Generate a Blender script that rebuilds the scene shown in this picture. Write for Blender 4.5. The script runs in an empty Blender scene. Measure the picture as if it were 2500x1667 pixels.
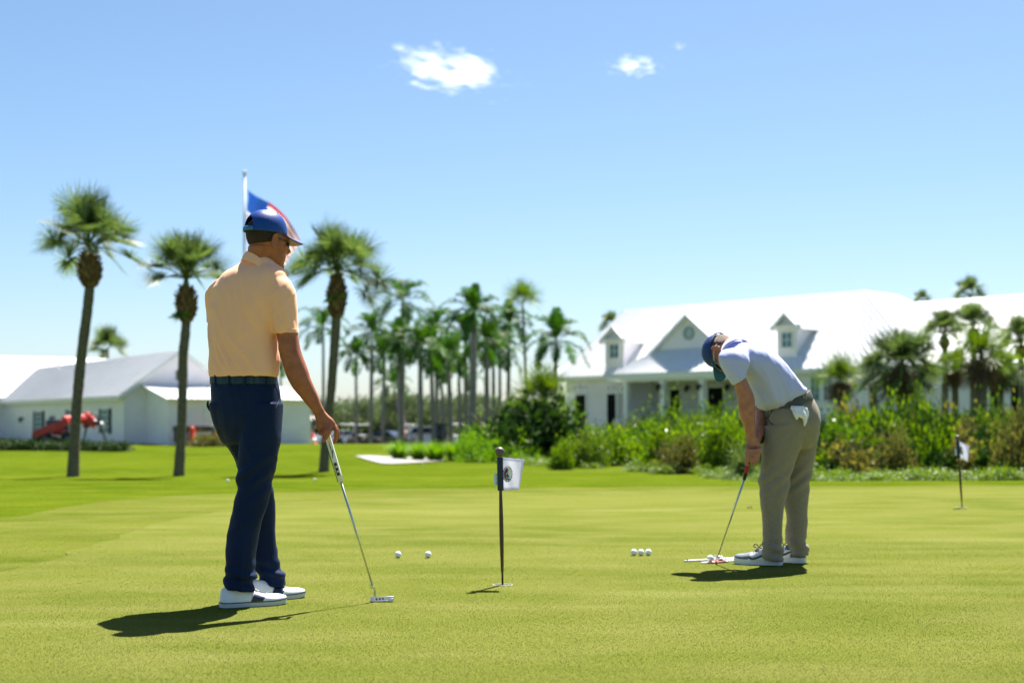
import bpy, bmesh, math, random
import numpy as np
from mathutils import Vector, Matrix, noise
R = math.radians
random.seed(7); rng = np.random.default_rng(7)
sc = bpy.context.scene
C = sc.collection
# ------------------------------------------------------------------ camera, sky, sun, exposure
F_PX, HZ, CAMZ = 3472.2, 1030.0, 0.88
cam = bpy.data.cameras.new('camera'); cam_o = bpy.data.objects.new('camera', cam); C.objects.link(cam_o)
cam.lens = 50; cam.sensor_width = 36; cam.shift_y = (HZ-833.5)/2500.0
cam_o.location = (0, 0, CAMZ); cam_o.rotation_euler = (R(90), 0, 0)
cam.clip_start = .1; cam.clip_end = 6000
cam.dof.use_dof = True; cam.dof.focus_distance = 6.85; cam.dof.aperture_fstop = 2.3
cam.dof.aperture_blades = 0
sc.camera = cam_o
SUN = Vector((.175, .445, .866)).normalized()
w = bpy.data.worlds.new('World'); sc.world = w; w.use_nodes = True
nt = w.node_tree; bg = nt.nodes['Background']
sky = nt.nodes.new('ShaderNodeTexSky'); sky.sky_type = 'NISHITA'; sky.sun_disc = False
sky.sun_elevation = math.asin(SUN.z); sky.sun_rotation = math.atan2(SUN.x, SUN.y)
sky.air_density = .8; sky.dust_density = .8; sky.ozone_density = 3.2; sky.altitude = 0
hsv = nt.nodes.new('ShaderNodeHueSaturation'); hsv.inputs['Saturation'].default_value = 1.08; hsv.inputs['Hue'].default_value = .494
nt.links.new(sky.outputs[0], hsv.inputs['Color']); nt.links.new(hsv.outputs[0], bg.inputs[0]); bg.inputs[1].default_value = .05
sl = bpy.data.lights.new('sun', 'SUN'); sl.energy = 5.0; sl.angle = R(.53); sl.color = (1, .95, .87)
so = bpy.data.objects.new('sun', sl); C.objects.link(so)
so.rotation_euler = SUN.to_track_quat('Z', 'Y').to_euler()
sc.view_settings.view_transform = 'Standard'; sc.view_settings.look = 'None'
sc.view_settings.gamma = 1; sc.view_settings.use_curve_mapping = False
sc.view_settings.exposure = 1.66
sc.render.engine = 'CYCLES'
sc.cycles.use_denoising = True; sc.cycles.max_bounces = 8; sc.cycles.transparent_max_bounces = 8
sc.cycles.volume_bounces = 4; sc.cycles.sample_clamp_indirect = 6; sc.cycles.sample_clamp_direct = 10; sc.cycles.caustics_reflective = False

# ------------------------------------------------------------------ helpers
def P(px, py, Y): return Vector(((px-1250)/F_PX*Y, Y, CAMZ-(py-HZ)/F_PX*Y))
def G(px, py, z=0.0):
    Y = (CAMZ-z)*F_PX/(py-HZ); return Vector(((px-1250)/F_PX*Y, Y, z))

def node_mat(name):
    m = bpy.data.materials.new(name); m.use_nodes = True
    return m, m.node_tree, m.node_tree.nodes['Principled BSDF']

def mat(name, col, rough=.6, spec=.5, metal=0, nscale=0, namt=.15, bump=0, bscale=200, trans=0, coat=0, island=0, sheen=0, col2=None, coords='Object', stretch=(1,1,1)):
    """plain procedural material: colour varied by noise, optional fine bump, optional leaf translucency"""
    m, t, b = node_mat(name); N = t.nodes; L = t.links
    b.inputs['Base Color'].default_value = (*col, 1); b.inputs['Roughness'].default_value = rough
    b.inputs['Specular IOR Level'].default_value = spec; b.inputs['Metallic'].default_value = metal
    if coat: b.inputs['Coat Weight'].default_value = coat; b.inputs['Coat Roughness'].default_value = .1
    if sheen: b.inputs['Sheen Weight'].default_value = sheen; b.inputs['Sheen Roughness'].default_value = .4
    tc = N.new('ShaderNodeTexCoord'); mp = N.new('ShaderNodeMapping'); mp.inputs['Scale'].default_value = stretch
    L.new(tc.outputs[coords], mp.inputs[0])
    out = None
    if nscale or island:
        mix = N.new('ShaderNodeMix'); mix.data_type = 'RGBA'
        c2 = col2 or tuple(min(1, c*(1+namt*2)) for c in col); c1 = col if col2 else tuple(c*(1-namt) for c in col)
        mix.inputs[6].default_value = (*c1, 1); mix.inputs[7].default_value = (*c2, 1)
        if island:
            g = N.new('ShaderNodeNewGeometry'); L.new(g.outputs['Random Per Island'], mix.inputs[0])
        else:
            n = N.new('ShaderNodeTexNoise'); n.inputs['Scale'].default_value = nscale; n.inputs['Detail'].default_value = 5
            L.new(mp.outputs[0], n.inputs['Vector'])
            r = N.new('ShaderNodeMapRange'); r.inputs[1].default_value = .3; r.inputs[2].default_value = .7
            L.new(n.outputs[0], r.inputs[0]); L.new(r.outputs[0], mix.inputs[0])
        out = mix.outputs[2]; L.new(out, b.inputs['Base Color'])
    if bump:
        n2 = N.new('ShaderNodeTexNoise'); n2.inputs['Scale'].default_value = bscale; n2.inputs['Detail'].default_value = 3
        L.new(mp.outputs[0], n2.inputs['Vector'])
        bm_ = N.new('ShaderNodeBump'); bm_.inputs['Strength'].default_value = bump; bm_.inputs['Distance'].default_value = .01
        L.new(n2.outputs[0], bm_.inputs['Height']); L.new(bm_.outputs[0], b.inputs['Normal'])
    if trans:
        tr = N.new('ShaderNodeBsdfTranslucent'); ms = N.new('ShaderNodeMixShader'); ms.inputs[0].default_value = trans
        if out is not None:
            hs = N.new('ShaderNodeHueSaturation'); hs.inputs['Saturation'].default_value = 1.15; hs.inputs['Value'].default_value = 1.5
            L.new(out, hs.inputs['Color']); L.new(hs.outputs[0], tr.inputs[0])
        else: tr.inputs[0].default_value = (*[min(1, c*1.5) for c in col], 1)
        L.new(b.outputs[0], ms.inputs[1]); L.new(tr.outputs[0], ms.inputs[2])
        L.new(ms.outputs[0], N['Material Output'].inputs['Surface'])
    return m

class MB:
    """collects vertices and faces of one mesh"""
    def __init__(s): s.v = []; s.f = []; s.mi = []
    def add(s, vs, fs, mi=0):
        o = len(s.v); s.v += [tuple(v) for v in vs]; s.f += [tuple(i+o for i in f) for f in fs]; s.mi += [mi]*len(fs); return s
    def box(s, c, size, M=None, mi=0):
        x, y, z = [a/2 for a in size]; vs = [Vector((i*x, j*y, k*z)) for i in (-1,1) for j in (-1,1) for k in (-1,1)]
        if M is not None: vs = [M @ v for v in vs]
        c = Vector(c); vs = [v+c for v in vs]
        return s.add(vs, [(0,1,3,2),(4,6,7,5),(0,4,5,1),(2,3,7,6),(0,2,6,4),(1,5,7,3)], mi)
    def bevbox(s, c, size, r, M=None, mi=0):
        b = bmesh.new(); bmesh.ops.create_cube(b, size=1)
        for v in b.verts: v.co = Vector((v.co.x*size[0], v.co.y*size[1], v.co.z*size[2]))
        bmesh.ops.bevel(b, geom=b.edges[:], offset=r, segments=3, affect='EDGES', profile=.5)
        vs = [(M @ v.co if M is not None else v.co)+Vector(c) for v in b.verts]
        s.add(vs, [[v.index for v in f.verts] for f in b.faces], mi); b.free(); return s
    def hexa(s, p, mi=0):      # eight corners: bottom ring 0-3, top ring 4-7
        return s.add(p, [(3,2,1,0),(4,5,6,7),(0,1,5,4),(1,2,6,5),(2,3,7,6),(3,0,4,7)], mi)
    def slab(s, p, th, mi=0):  # planar polygon given thickness th (vector)
        th = Vector(th); p = [Vector(q) for q in p]; n = len(p)
        return s.add(p+[q+th for q in p], [tuple(range(n))[::-1], tuple(range(n, 2*n))]+[(i, (i+1) % n, n+(i+1) % n, n+i) for i in range(n)], mi)
    def loft(s, rings, cap=True, mi=0, closed=True):
        n = len(rings[0]); vs = [v for r in rings for v in r]; fs = []
        for i in range(len(rings)-1):
            for j in range(n if closed else n-1):
                k = (j+1) % n; fs.append((i*n+j, i*n+k, (i+1)*n+k, (i+1)*n+j))
        if cap and closed:
            fs.append(tuple(range(n))[::-1]); fs.append(tuple((len(rings)-1)*n+j for j in range(n)))
        return s.add(vs, fs, mi)
    def tube(s, pts, rad, n=10, cap=True, mi=0, sub=0):
        pts = [Vector(p) for p in pts]; rad = list(rad) if hasattr(rad, '__len__') else [rad]*len(pts)
        if sub: pts, rad = crs(pts, sub), crs(rad, sub)
        rings = []; up = Vector((0, 0, 1)); u = None
        for i, p in enumerate(pts):
            t = (pts[min(i+1, len(pts)-1)]-pts[max(i-1, 0)]).normalized()
            if u is None: u = t.cross(up if abs(t.z) < .9 else Vector((1, 0, 0))).normalized()
            else: u = (u-t*u.dot(t)).normalized()
            v = t.cross(u)
            rings.append([p+(u*math.cos(a)+v*math.sin(a))*rad[i] for a in [2*math.pi*k/n for k in range(n)]])
        return s.loft(rings, cap, mi)
    def ball(s, c, r, n=16, M=None, mi=0):
        r = r if hasattr(r, '__len__') else (r,)*3; c = Vector(c); m = n//2; vs = [Vector((0,0,r[2]))]
        for i in range(1, m):
            a = math.pi*i/m
            vs += [Vector((r[0]*math.sin(a)*math.cos(2*math.pi*j/n), r[1]*math.sin(a)*math.sin(2*math.pi*j/n), r[2]*math.cos(a))) for j in range(n)]
        vs.append(Vector((0,0,-r[2])))
        fs = [(0, 1+j, 1+(j+1) % n) for j in range(n)]
        for i in range(m-2):
            for j in range(n): fs.append((1+i*n+j, 1+(i+1)*n+j, 1+(i+1)*n+(j+1) % n, 1+i*n+(j+1) % n))
        e = len(vs)-1; fs += [(e, 1+(m-2)*n+(j+1) % n, 1+(m-2)*n+j) for j in range(n)]
        if M is not None: vs = [M @ v for v in vs]
        return s.add([v+c for v in vs], fs, mi)
    def merge(s, o, M=None):
        vs = o.v if M is None else [M @ Vector(v) for v in o.v]
        n = len(s.v); s.v += [tuple(v) for v in vs]; s.f += [tuple(i+n for i in f) for f in o.f]; s.mi += o.mi; return s
    def mesh(s, name, mats=None, smooth=True, off=None, fixn=True):
        me = bpy.data.meshes.new(name)
        vs = s.v if off is None else [(v[0]-off[0], v[1]-off[1], v[2]-off[2]) for v in s.v]
        me.from_pydata(vs, [], s.f)
        for m in (mats if isinstance(mats, (list, tuple)) else [mats] if mats else []): me.materials.append(m)
        if any(s.mi): me.polygons.foreach_set('material_index', s.mi)
        if fixn:
            b = bmesh.new(); b.from_mesh(me); bmesh.ops.recalc_face_normals(b, faces=b.faces[:]); b.to_mesh(me); b.free()
        me.polygons.foreach_set('use_smooth', [smooth]*len(me.polygons)); me.update()
        return me

def crs(pts, k):
    """Catmull-Rom resampling of a list of vectors or numbers"""
    out = []; n = len(pts)
    for i in range(n-1):
        p0, p1, p2, p3 = pts[max(i-1,0)], pts[i], pts[i+1], pts[min(i+2,n-1)]
        for j in range(k):
            t = j/k
            out.append(.5*((2*p1)+(p2-p0)*t+(2*p0-5*p1+4*p2-p3)*t*t+(3*p1-p0-3*p2+p3)*t**3))
    out.append(pts[-1]); return out

def pairloft(rows, n=36, k=5, e=.9, skew=0., mb=None, shrink=1.):
    """rows of (x1,y1,x2,y2,Y,b): outline points at a depth Y, with the real half thickness b"""
    mb = mb or MB(); L_ = [np.array(r, float) for r in rows]; L_ = crs(L_, k); rings = []
    for r in L_:
        a, c = P(r[0], r[1], r[4]), P(r[2], r[3], r[4]); ce = (a+c)/2; A = (c-a)/2*shrink; B = Vector((0, r[5]*shrink, 0))
        A = A+Vector((0, -skew*A.x, 0)); ring = []
        for j in range(n):
            t = 2*math.pi*j/n; cc, ss = math.cos(t), math.sin(t)
            cc = math.copysign(abs(cc)**e, cc); ss = math.copysign(abs(ss)**e, ss)
            ring.append(ce+A*cc+B*ss)
        rings.append(ring)
    return mb.loft(rings)

def put(me, name, parent=None, loc=None):
    o = bpy.data.objects.new(name, me); C.objects.link(o)
    if parent is not None: o.parent = parent
    elif loc is not None: o.location = loc
    return o
def root_loc(o):
    while o.parent: o = o.parent
    return o.location
def part(name, mb, m, parent, smooth=True, label=None, fixn=True, angle=None):
    me = mb.mesh(name, m, smooth, off=root_loc(parent), fixn=fixn); o = put(me, name, parent)
    if label: o['label'] = label
    if angle: auto(o, angle)
    return o
def auto(o, ang=35):
    try: o.data.set_sharp_from_angle(angle=R(ang))
    except Exception: pass
def tag(o, label, cat, group=None, kind=None):
    if label: o['label'] = label
    if cat: o['category'] = cat
    if group: o['group'] = group
    if kind: o['kind'] = kind
    return o
def thing(name, label, cat, loc, group=None):
    o = bpy.data.objects.new(name, None); C.objects.link(o); o.location = loc; o.empty_display_size = .1
    return tag(o, label, cat, group)
def solo(name, mb, m, label, cat, loc=(0,0,0), group=None, smooth=True, kind=None, fixn=True):
    loc = Vector(loc); o = put(mb.mesh(name, m, smooth, off=loc, fixn=fixn), name, None, loc); return tag(o, label, cat, group, kind)
def struct(name, mb, m, smooth=False, fixn=False):
    o = put(mb.mesh(name, m, smooth, fixn=fixn), name); o['kind'] = 'structure'; return o
def copy_tree(o, parent=None):
    c = o.copy(); C.objects.link(c); c.parent = parent
    for ch in [x for x in bpy.data.objects if x.parent == o]: copy_tree(ch, c)
    return c
def remeshed(mb, voxel, smooth=2, disp=None, name='tmp'):
    """union of overlapping solids as one continuous surface"""
    o = put(mb.mesh(name, None), name)
    r = o.modifiers.new('r', 'REMESH'); r.mode = 'VOXEL'; r.voxel_size = voxel; r.adaptivity = 0
    if smooth: s = o.modifiers.new('s', 'SMOOTH'); s.iterations = smooth; s.factor = .5
    dg = bpy.context.evaluated_depsgraph_get(); dg.update()
    me = bpy.data.meshes.new_from_object(o.evaluated_get(dg)); bpy.data.objects.remove(o)
    if disp:
        co = [v.co.copy() for v in me.vertices]; nn = [v.normal.copy() for v in me.vertices]
        for v, c, n_ in zip(me.vertices, co, nn): v.co = c+n_*disp(c, n_)
    me.polygons.foreach_set('use_smooth', [True]*len(me.polygons)); me.update(); return me
def part_me(name, me, m, parent, label=None):
    me.name = name; me.materials.clear()
    for mm in (m if isinstance(m, (list, tuple)) else [m]): me.materials.append(mm)
    l = root_loc(parent); me.transform(Matrix.Translation(-l)); o = put(me, name, parent)
    if label: o['label'] = label
    return o
def big_mesh(name, co, quads, m, nper=4):
    """fast numpy mesh: co (N,3), faces as consecutive runs of nper vertices or an index array"""
    me = bpy.data.meshes.new(name); nv = len(co); q = np.asarray(quads, dtype=np.int32); nf, k = q.shape
    me.vertices.add(nv); me.vertices.foreach_set('co', co.astype(np.float32).ravel())
    me.loops.add(nf*k); me.loops.foreach_set('vertex_index', q.ravel())
    me.polygons.add(nf); me.polygons.foreach_set('loop_start', np.arange(nf, dtype=np.int32)*k)
    me.polygons.foreach_set('loop_total', np.full(nf, k, dtype=np.int32))
    me.materials.append(m); me.update(calc_edges=True); me.validate(); return me

# ------------------------------------------------------------------ ground
def sstep(a, b, x): t = np.clip((x-a)/(b-a), 0, 1); return t*t*(3-2*t)
def ground_np(x, y):
    x = np.asarray(x, float); y = np.asarray(y, float)
    z = -.36*sstep(20.3, 31, y)-.05*sstep(60, 85, y)
    z = z-.85*sstep(84, 118, y)*sstep(-26, -17, x+(y-84)*.25)*(1-sstep(-2, 8, x-(y-84)*.05))
    z = z+(.05*np.sin(x*.31+1.3)*np.sin(y*.23)+.03*np.sin(x*.13+y*.17))*sstep(21, 30, y)
    return z
def gz(x, y): return float(ground_np(x, y))

def grass_mat(name, dark, mid, light, grain=260, big=.35, bumpd=.006, dry=None, blades=False):
    m, t, b = node_mat(name); N = t.nodes; L = t.links
    tc = N.new('ShaderNodeTexCoord'); col = tc.outputs['Object']
    def nz(scale, det, st=(1,1,1), dist=0):
        mp = N.new('ShaderNodeMapping'); mp.inputs['Scale'].default_value = st; L.new(col, mp.inputs[0])
        n = N.new('ShaderNodeTexNoise'); n.inputs['Scale'].default_value = scale; n.inputs['Detail'].default_value = det
        n.inputs['Distortion'].default_value = dist
        L.new(mp.outputs[0], n.inputs['Vector']); return n.outputs[0]
    def rng_(o, a, b_, c=0, d=1):
        r = N.new('ShaderNodeMapRange'); r.inputs[1].default_value = a; r.inputs[2].default_value = b_; r.inputs[3].default_value = c; r.inputs[4].default_value = d
        L.new(o, r.inputs[0]); return r.outputs[0]
    def mixc(f, a, b_):
        x = N.new('ShaderNodeMix'); x.data_type = 'RGBA'; L.new(f, x.inputs[0])
        for i, q in ((6, a), (7, b_)):
            if isinstance(q, tuple): x.inputs[i].default_value = (*q, 1)
            else: L.new(q, x.inputs[i])
        return x.outputs[2]
    a = mixc(rng_(nz(big, 4, (.6, 1, 1), .4), .35, .65), dark, mid)
    a2 = mixc(rng_(nz(2.3, 5, (.45, 1, 1)), .4, .72), a, light)
    if dry: a2 = mixc(rng_(nz(6, 6, (.4, 1, 1), 1.), .56, .74, 0, .8), a2, dry)
    g = rng_(nz(grain, 2), .28, .72, .55, 1.4)
    pale = rng_(nz(1.1, 6, (.22, 1, 1), .6), .60, .78, 0, .55); a2 = mixc(pale, a2, tuple(min(1, c*1.25+.02) for c in light))   # worn pale streaks
    if blades: ge = N.new('ShaderNodeNewGeometry'); g = rng_(ge.outputs['Random Per Island'], 0, 1, .90, 1.18)
    g2 = rng_(nz(grain*.22, 3), .3, .7, .86, 1.14)
    mm = N.new('ShaderNodeMath'); mm.operation = 'MULTIPLY'; L.new(g, mm.inputs[0]); L.new(g2, mm.inputs[1])
    hs = N.new('ShaderNodeHueSaturation'); L.new(a2, hs.inputs['Color']); L.new(mm.outputs[0], hs.inputs['Value'])
    L.new(hs.outputs[0], b.inputs['Base Color'])
    b.inputs['Roughness'].default_value = .9; b.inputs['Specular IOR Level'].default_value = 0
    bu = N.new('ShaderNodeBump'); bu.inputs['Strength'].default_value = .9; bu.inputs['Distance'].default_value = bumpd
    L.new(nz(grain*.8, 3), bu.inputs['Height']); L.new(bu.outputs[0], b.inputs['Normal'])
    return m
M_lawn = grass_mat('lawn grass', (.044, .076, .004), (.074, .106, .006), (.094, .122, .010), grain=120, big=.12, bumpd=.012)
M_fringe = grass_mat('fringe grass', (.068, .094, .010), (.104, .124, .018), (.122, .134, .028), grain=200, big=.8, dry=(.12, .095, .035))
M_green = grass_mat('green turf', (.090, .112, .018), (.122, .138, .027), (.142, .148, .038), grain=330, big=.5, bumpd=.004)

ys = np.concatenate([np.linspace(-40, 4, 12), np.linspace(4.5, 20, 20), np.linspace(20.4, 40, 40), np.linspace(41, 150, 90), np.geomspace(155, 5000, 24)])
xs = np.concatenate([-np.geomspace(4000, 62, 16), np.linspace(-60, 60, 121), np.geomspace(62, 4000, 16)])
X_, Y_ = np.meshgrid(xs, ys); Z_ = ground_np(X_, Y_)-.010
nx, ny = len(xs), len(ys); I_ = np.arange(nx*ny).reshape(ny, nx)
q = np.stack([I_[:-1,:-1], I_[:-1,1:], I_[1:,1:], I_[1:,:-1]], -1).reshape(-1, 4)
me = big_mesh('lawn', np.stack([X_, Y_, Z_], -1).reshape(-1, 3), q, M_lawn); me.polygons.foreach_set('use_smooth', [True]*len(me.polygons))
put(me, 'lawn')['kind'] = 'structure'

def sheet(name, outline, z, m, jit=.03, step=.25):
    pts = []
    for i in range(len(outline)):
        a, b_ = Vector(outline[i]), Vector(outline[(i+1) % len(outline)]); n_ = max(1, int((b_-a).length/step))
        for j in range(n_):
            p = a+(b_-a)*(j/n_); p += Vector((noise.noise(Vector((p.x*2, p.y*2, 0))), noise.noise(Vector((p.x*2, p.y*2, 9)))))*jit; pts.append(p)
    b = bmesh.new(); vs = [b.verts.new((p.x, p.y, z)) for p in pts]; f = b.faces.new(vs)
    if f.normal.z < 0: f.normal_flip()
    bmesh.ops.triangulate(b, faces=[f]); me = bpy.data.meshes.new(name); b.to_mesh(me); b.free(); me.materials.append(m)
    o = put(me, name); o['kind'] = 'structure'; return o
def g2(px, py): v = G(px, py); return (v.x, v.y)
outer = [(-9, -3), g2(-700, 1300), g2(-300, 1282), g2(0, 1264), g2(90, 1249), g2(150, 1238), g2(240, 1224), g2(382, 1212), g2(553, 1203), g2(760, 1198), g2(1000, 1193), g2(1300, 1189.5), g2(1700, 1187), g2(2100, 1186), g2(2700, 1185), (14, 14), (14, -3)]
outer = [(p.x, p.y) for p in crs([Vector((a[0], a[1], 0)) for a in outer], 4)]
sheet('fringe', outer, -.005, M_fringe)
inner = [(-5.2, -3), g2(-900, 1520), g2(-300, 1452), g2(0, 1396), g2(115, 1369), g2(204, 1337), g2(300, 1304), g2(400, 1274), g2(520, 1250), g2(640, 1233), g2(800, 1220), g2(1000, 1210), g2(1300, 1201), g2(1700, 1196), g2(2100, 1193), g2(2700, 1191), (13.4, 13), (13.4, -3)]
inner = [(p.x, p.y) for p in crs([Vector((a[0], a[1], 0)) for a in inner], 4)]
sheet('putting_green', inner, 0, M_green, jit=.10, step=.12)
# blades of the near turf
M_blade = grass_mat('turf blades', (.096, .130, .020), (.130, .156, .030), (.154, .168, .046), grain=330, big=.5, blades=True)
def inpoly(x, y, poly):
    c = np.zeros(len(x), bool); n = len(poly)
    for i in range(n):
        (x0, y0), (x1, y1) = poly[i], poly[(i+1) % n]
        if y0 == y1: continue
        k = ((y0 > y) != (y1 > y)) & (x < (x1-x0)*(y-y0)/(y1-y0)+x0); c ^= k
    return c
NB = 1500000; by = 4.4+8.4*rng.random(NB)**1.25; bx_ = (rng.random(NB)*2-1)*(by*.385+1.9); keep = (rng.random(NB) < np.where(inpoly(bx_, by, inner), 1., .5)) & (rng.random(NB) < np.clip((12.9-by)/6.5, 0, 1)); bx_, by = bx_[keep], by[keep]; NB = len(bx_)
yw = rng.random(NB)*2*np.pi; ln_ = rng.random(NB)*.8; la = rng.random(NB)*2*np.pi; hh_ = .0016+.0018*rng.random(NB); wd_ = .0007+.0004*rng.random(NB)
b0_ = np.stack([bx_-np.cos(yw)*wd_, by-np.sin(yw)*wd_, np.full(NB, -.0005)], 1); b1_ = np.stack([bx_+np.cos(yw)*wd_, by+np.sin(yw)*wd_, np.full(NB, -.0005)], 1)
b2_ = np.stack([bx_+np.cos(la)*ln_*hh_, by+np.sin(la)*ln_*hh_, hh_], 1)
me = big_mesh('turf_blades', np.stack([b0_, b1_, b2_], 1).reshape(-1, 3), np.arange(NB*3).reshape(-1, 3), M_blade); o = put(me, 'turf_blades'); tag(o, 'short dense blades of the putting green turf in the foreground', 'grass', kind='stuff')
# cart path and parking lot
M_path = mat('path concrete', (.25, .235, .215), .85, nscale=6, namt=.08, bump=.3, bscale=60)
M_lot = mat('asphalt', (.07, .07, .075), .9, nscale=3, namt=.1, bump=.4, bscale=50)
def draped(name, ctr, wid, m, lift, cols=5, sub=6):
    ctr = crs([Vector((*c, 0)) for c in ctr], sub); wid = crs(list(wid), sub); mb = MB(); rings = []
    for i, c in enumerate(ctr):
        t = (ctr[min(i+1, len(ctr)-1)]-ctr[max(i-1, 0)]).normalized(); s = Vector((-t.y, t.x, 0)); row = []
        for j in range(cols):
            p = c+s*wid[i]*(j/(cols-1)-.5); row.append((p.x, p.y, gz(p.x, p.y)+lift))
        rings.append(row)
    mb.loft(rings, closed=False); me = mb.mesh(name, m, True, fixn=False)
    if me.polygons[0].normal.z < 0: me.flip_normals()
    o = put(me, name); o['kind'] = 'structure'; return o
def gp(px, py, z=-.36): v = G(px, py, z); return (v.x, v.y)
pa = gp(868, 1121); pb = gp(960, 1125); pc = gp(1090, 1124); pd = gp(1210, 1120)
pp = [gp(866, 1117), gp(905, 1127), gp(940, 1133), gp(990, 1132), gp(1040, 1129), gp(1092, 1124.5), gp(1060, 1121), gp(1000, 1118.5), gp(950, 1117), gp(900, 1115)]
pc_ = Vector((sum(p[0] for p in pp)/10, sum(p[1] for p in pp)/10, 0)); m_ = MB(); ring_ = crs([Vector((*p, 0)) for p in pp]+[Vector((*pp[0], 0))], 4)[:-1]
m_.loft([[Vector(((v.x-pc_.x)*k+pc_.x, (v.y-pc_.y)*k+pc_.y, gz((v.x-pc_.x)*k+pc_.x, (v.y-pc_.y)*k+pc_.y)+.02)) for v in ring_] for k in (1,.75,.5,.25,.02)], cap=False)
me = m_.mesh('path', M_path, True, fixn=False)
if me.polygons[0].normal.z < 0: me.flip_normals()
put(me, 'path')['kind'] = 'structure'
draped('parking_lot', [(-34, 148), (-8, 138), (12, 132)], [40, 42, 40], M_lot, .02, cols=12)

# ------------------------------------------------------------------ buildings
M_wall = mat('white siding', (.86, .81, .86), .7, nscale=1.2, namt=.03)
def siding(m, pitch=5.5):
    t = m.node_tree; N = t.nodes; L = t.links; b = N['Principled BSDF']
    tc = N.new('ShaderNodeTexCoord'); sx = N.new('ShaderNodeSeparateXYZ'); L.new(tc.outputs['Object'], sx.inputs[0])
    mu = N.new('ShaderNodeMath'); mu.operation = 'MULTIPLY'; mu.inputs[1].default_value = pitch; L.new(sx.outputs['Z'], mu.inputs[0])
    fr = N.new('ShaderNodeMath'); fr.operation = 'FRACT'; L.new(mu.outputs[0], fr.inputs[0])
    bu = N.new('ShaderNodeBump'); bu.inputs['Strength'].default_value = .5; bu.inputs['Distance'].default_value = .02
    L.new(fr.outputs[0], bu.inputs['Height']); L.new(bu.outputs[0], b.inputs['Normal'])
siding(M_wall)
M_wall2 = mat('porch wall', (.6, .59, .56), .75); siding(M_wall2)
M_trim = mat('white trim', (.8, .8, .78), .5)
M_roof = mat('white standing seam metal', (.73, .74, .76), .45, .35, nscale=.8, namt=.02)
M_roofdull = mat('dulled white standing seam metal', (.60,.61,.63), .5, .3, nscale=.8, namt=.03)  # white metal greyed in colour to carry the duller light on the main roof
M_black = mat('black shutter paint', (.008, .009, .011), .8, .08)
M_glass = mat('window glass', (.05, .16, .2), .08, .8)
M_lampm = mat('dark bronze', (.03, .028, .026), .5, .5, .6)

def ray_wall(p0, u, px, py=None):
    k = (px-1250)/F_PX; s = (k*p0[1]-p0[0])/(u[0]-k*u[1]); X = p0[0]+u[0]*s; Y = p0[1]+u[1]*s
    return Vector((X, Y, 0 if py is None else CAMZ-(py-HZ)/F_PX*Y)), s
def ray_plane(px, py, p0, n):
    d = Vector(((px-1250)/F_PX, 1, -(py-HZ)/F_PX)); o = Vector((0, 0, CAMZ)); t = (Vector(p0)-o).dot(n)/d.dot(n); return o+d*t
def wpanel(mb, a, b_, z0, z1, n, th, lift=0.):
    """upright panel from plan point a to b_, thickness th outward along n"""
    n = Vector((n[0], n[1], 0)); a = Vector((a[0], a[1], 0))+n*lift; b_ = Vector((b_[0], b_[1], 0))+n*lift
    p = [a, b_, b_+n*th, a+n*th]; return mb.hexa([q+Vector((0,0,z0)) for q in p]+[q+Vector((0,0,z1)) for q in p])
def roof_plane(mb, e0, e1, r1, r0, th=.09, ribs=.45, fascia=.0):
    """sheet roof from eave e0-e1 up to ridge r0-r1, with standing seams"""
    e0, e1, r0, r1 = map(Vector, (e0, e1, r0, r1)); n = (e1-e0).cross(r0-e0)
    if n.length < 1e-6: n = (e1-e0).cross(r1-e0)
    n.normalize(); n = -n if n.z < 0 else n
    mb.slab([e0, e1, r1, r0] if (r1-r0).length > 1e-4 else [e0, e1, r1], -n*th)
    k = max(2, int((e1-e0).length/ribs))
    for i in range(k+1):
        t = i/k; a, b_ = e0.lerp(e1, t), r0.lerp(r1, t); s = (e1-e0).normalized()*.02
        mb.hexa([a-s, a+s, b_+s, b_-s]+[a-s+n*.05, a+s+n*.05, b_+s+n*.05, b_-s+n*.05])
def window(root, a, b_, z0, z1, n, shutters=None, bars=(1, 3), frame=.07):
    """window child (frame) with its pane, muntins as sub-parts"""
    u = (Vector((b_[0]-a[0], b_[1]-a[1], 0))).normalized(); A = Vector((a[0], a[1], 0)); B = Vector((b_[0], b_[1], 0))
    f = MB()
    wpanel(f, A-u*frame, A, z0-frame, z1+frame, n, .06); wpanel(f, B, B+u*frame, z0-frame, z1+frame, n, .06)
    wpanel(f, A, B, z1, z1+frame, n, .06); wpanel(f, A-u*frame*1.3, B+u*frame*1.3, z0-frame*1.4, z0, n, .09, .002)
    for i in range(bars[0]):
        c = A.lerp(B, (i+1)/(bars[0]+1)); wpanel(f, c-u*.018, c+u*.018, z0, z1, n, .045)
    for i in range(bars[1]):
        z = z0+(z1-z0)*(i+1)/(bars[1]+1); wpanel(f, A, B, z-.018, z+.018, n, .042)
    fo = part('window', f, M_trim, root, False)
    g = MB(); wpanel(g, A, B, z0, z1, n, .02, .003); part('pane', g, M_glass, fo, False)
    if shutters:
        for s0 in (-1, 1):
            c0 = (A-u*(frame+.02+shutters) if s0 < 0 else B+u*(frame+.02)); s = MB(); wpanel(s, c0, c0+u*shutters, z0-.05, z1+.05, n, .05, .004)
            k = int((z1-z0)/.12)
            for i in range(k): z = z0+(z1-z0)*(i+.5)/k; wpanel(s, c0+u*.05, c0+u*(shutters-.05), z-.03, z+.02, n, .07, .004)
            part('shutter', s, M_black, fo, False)
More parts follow.
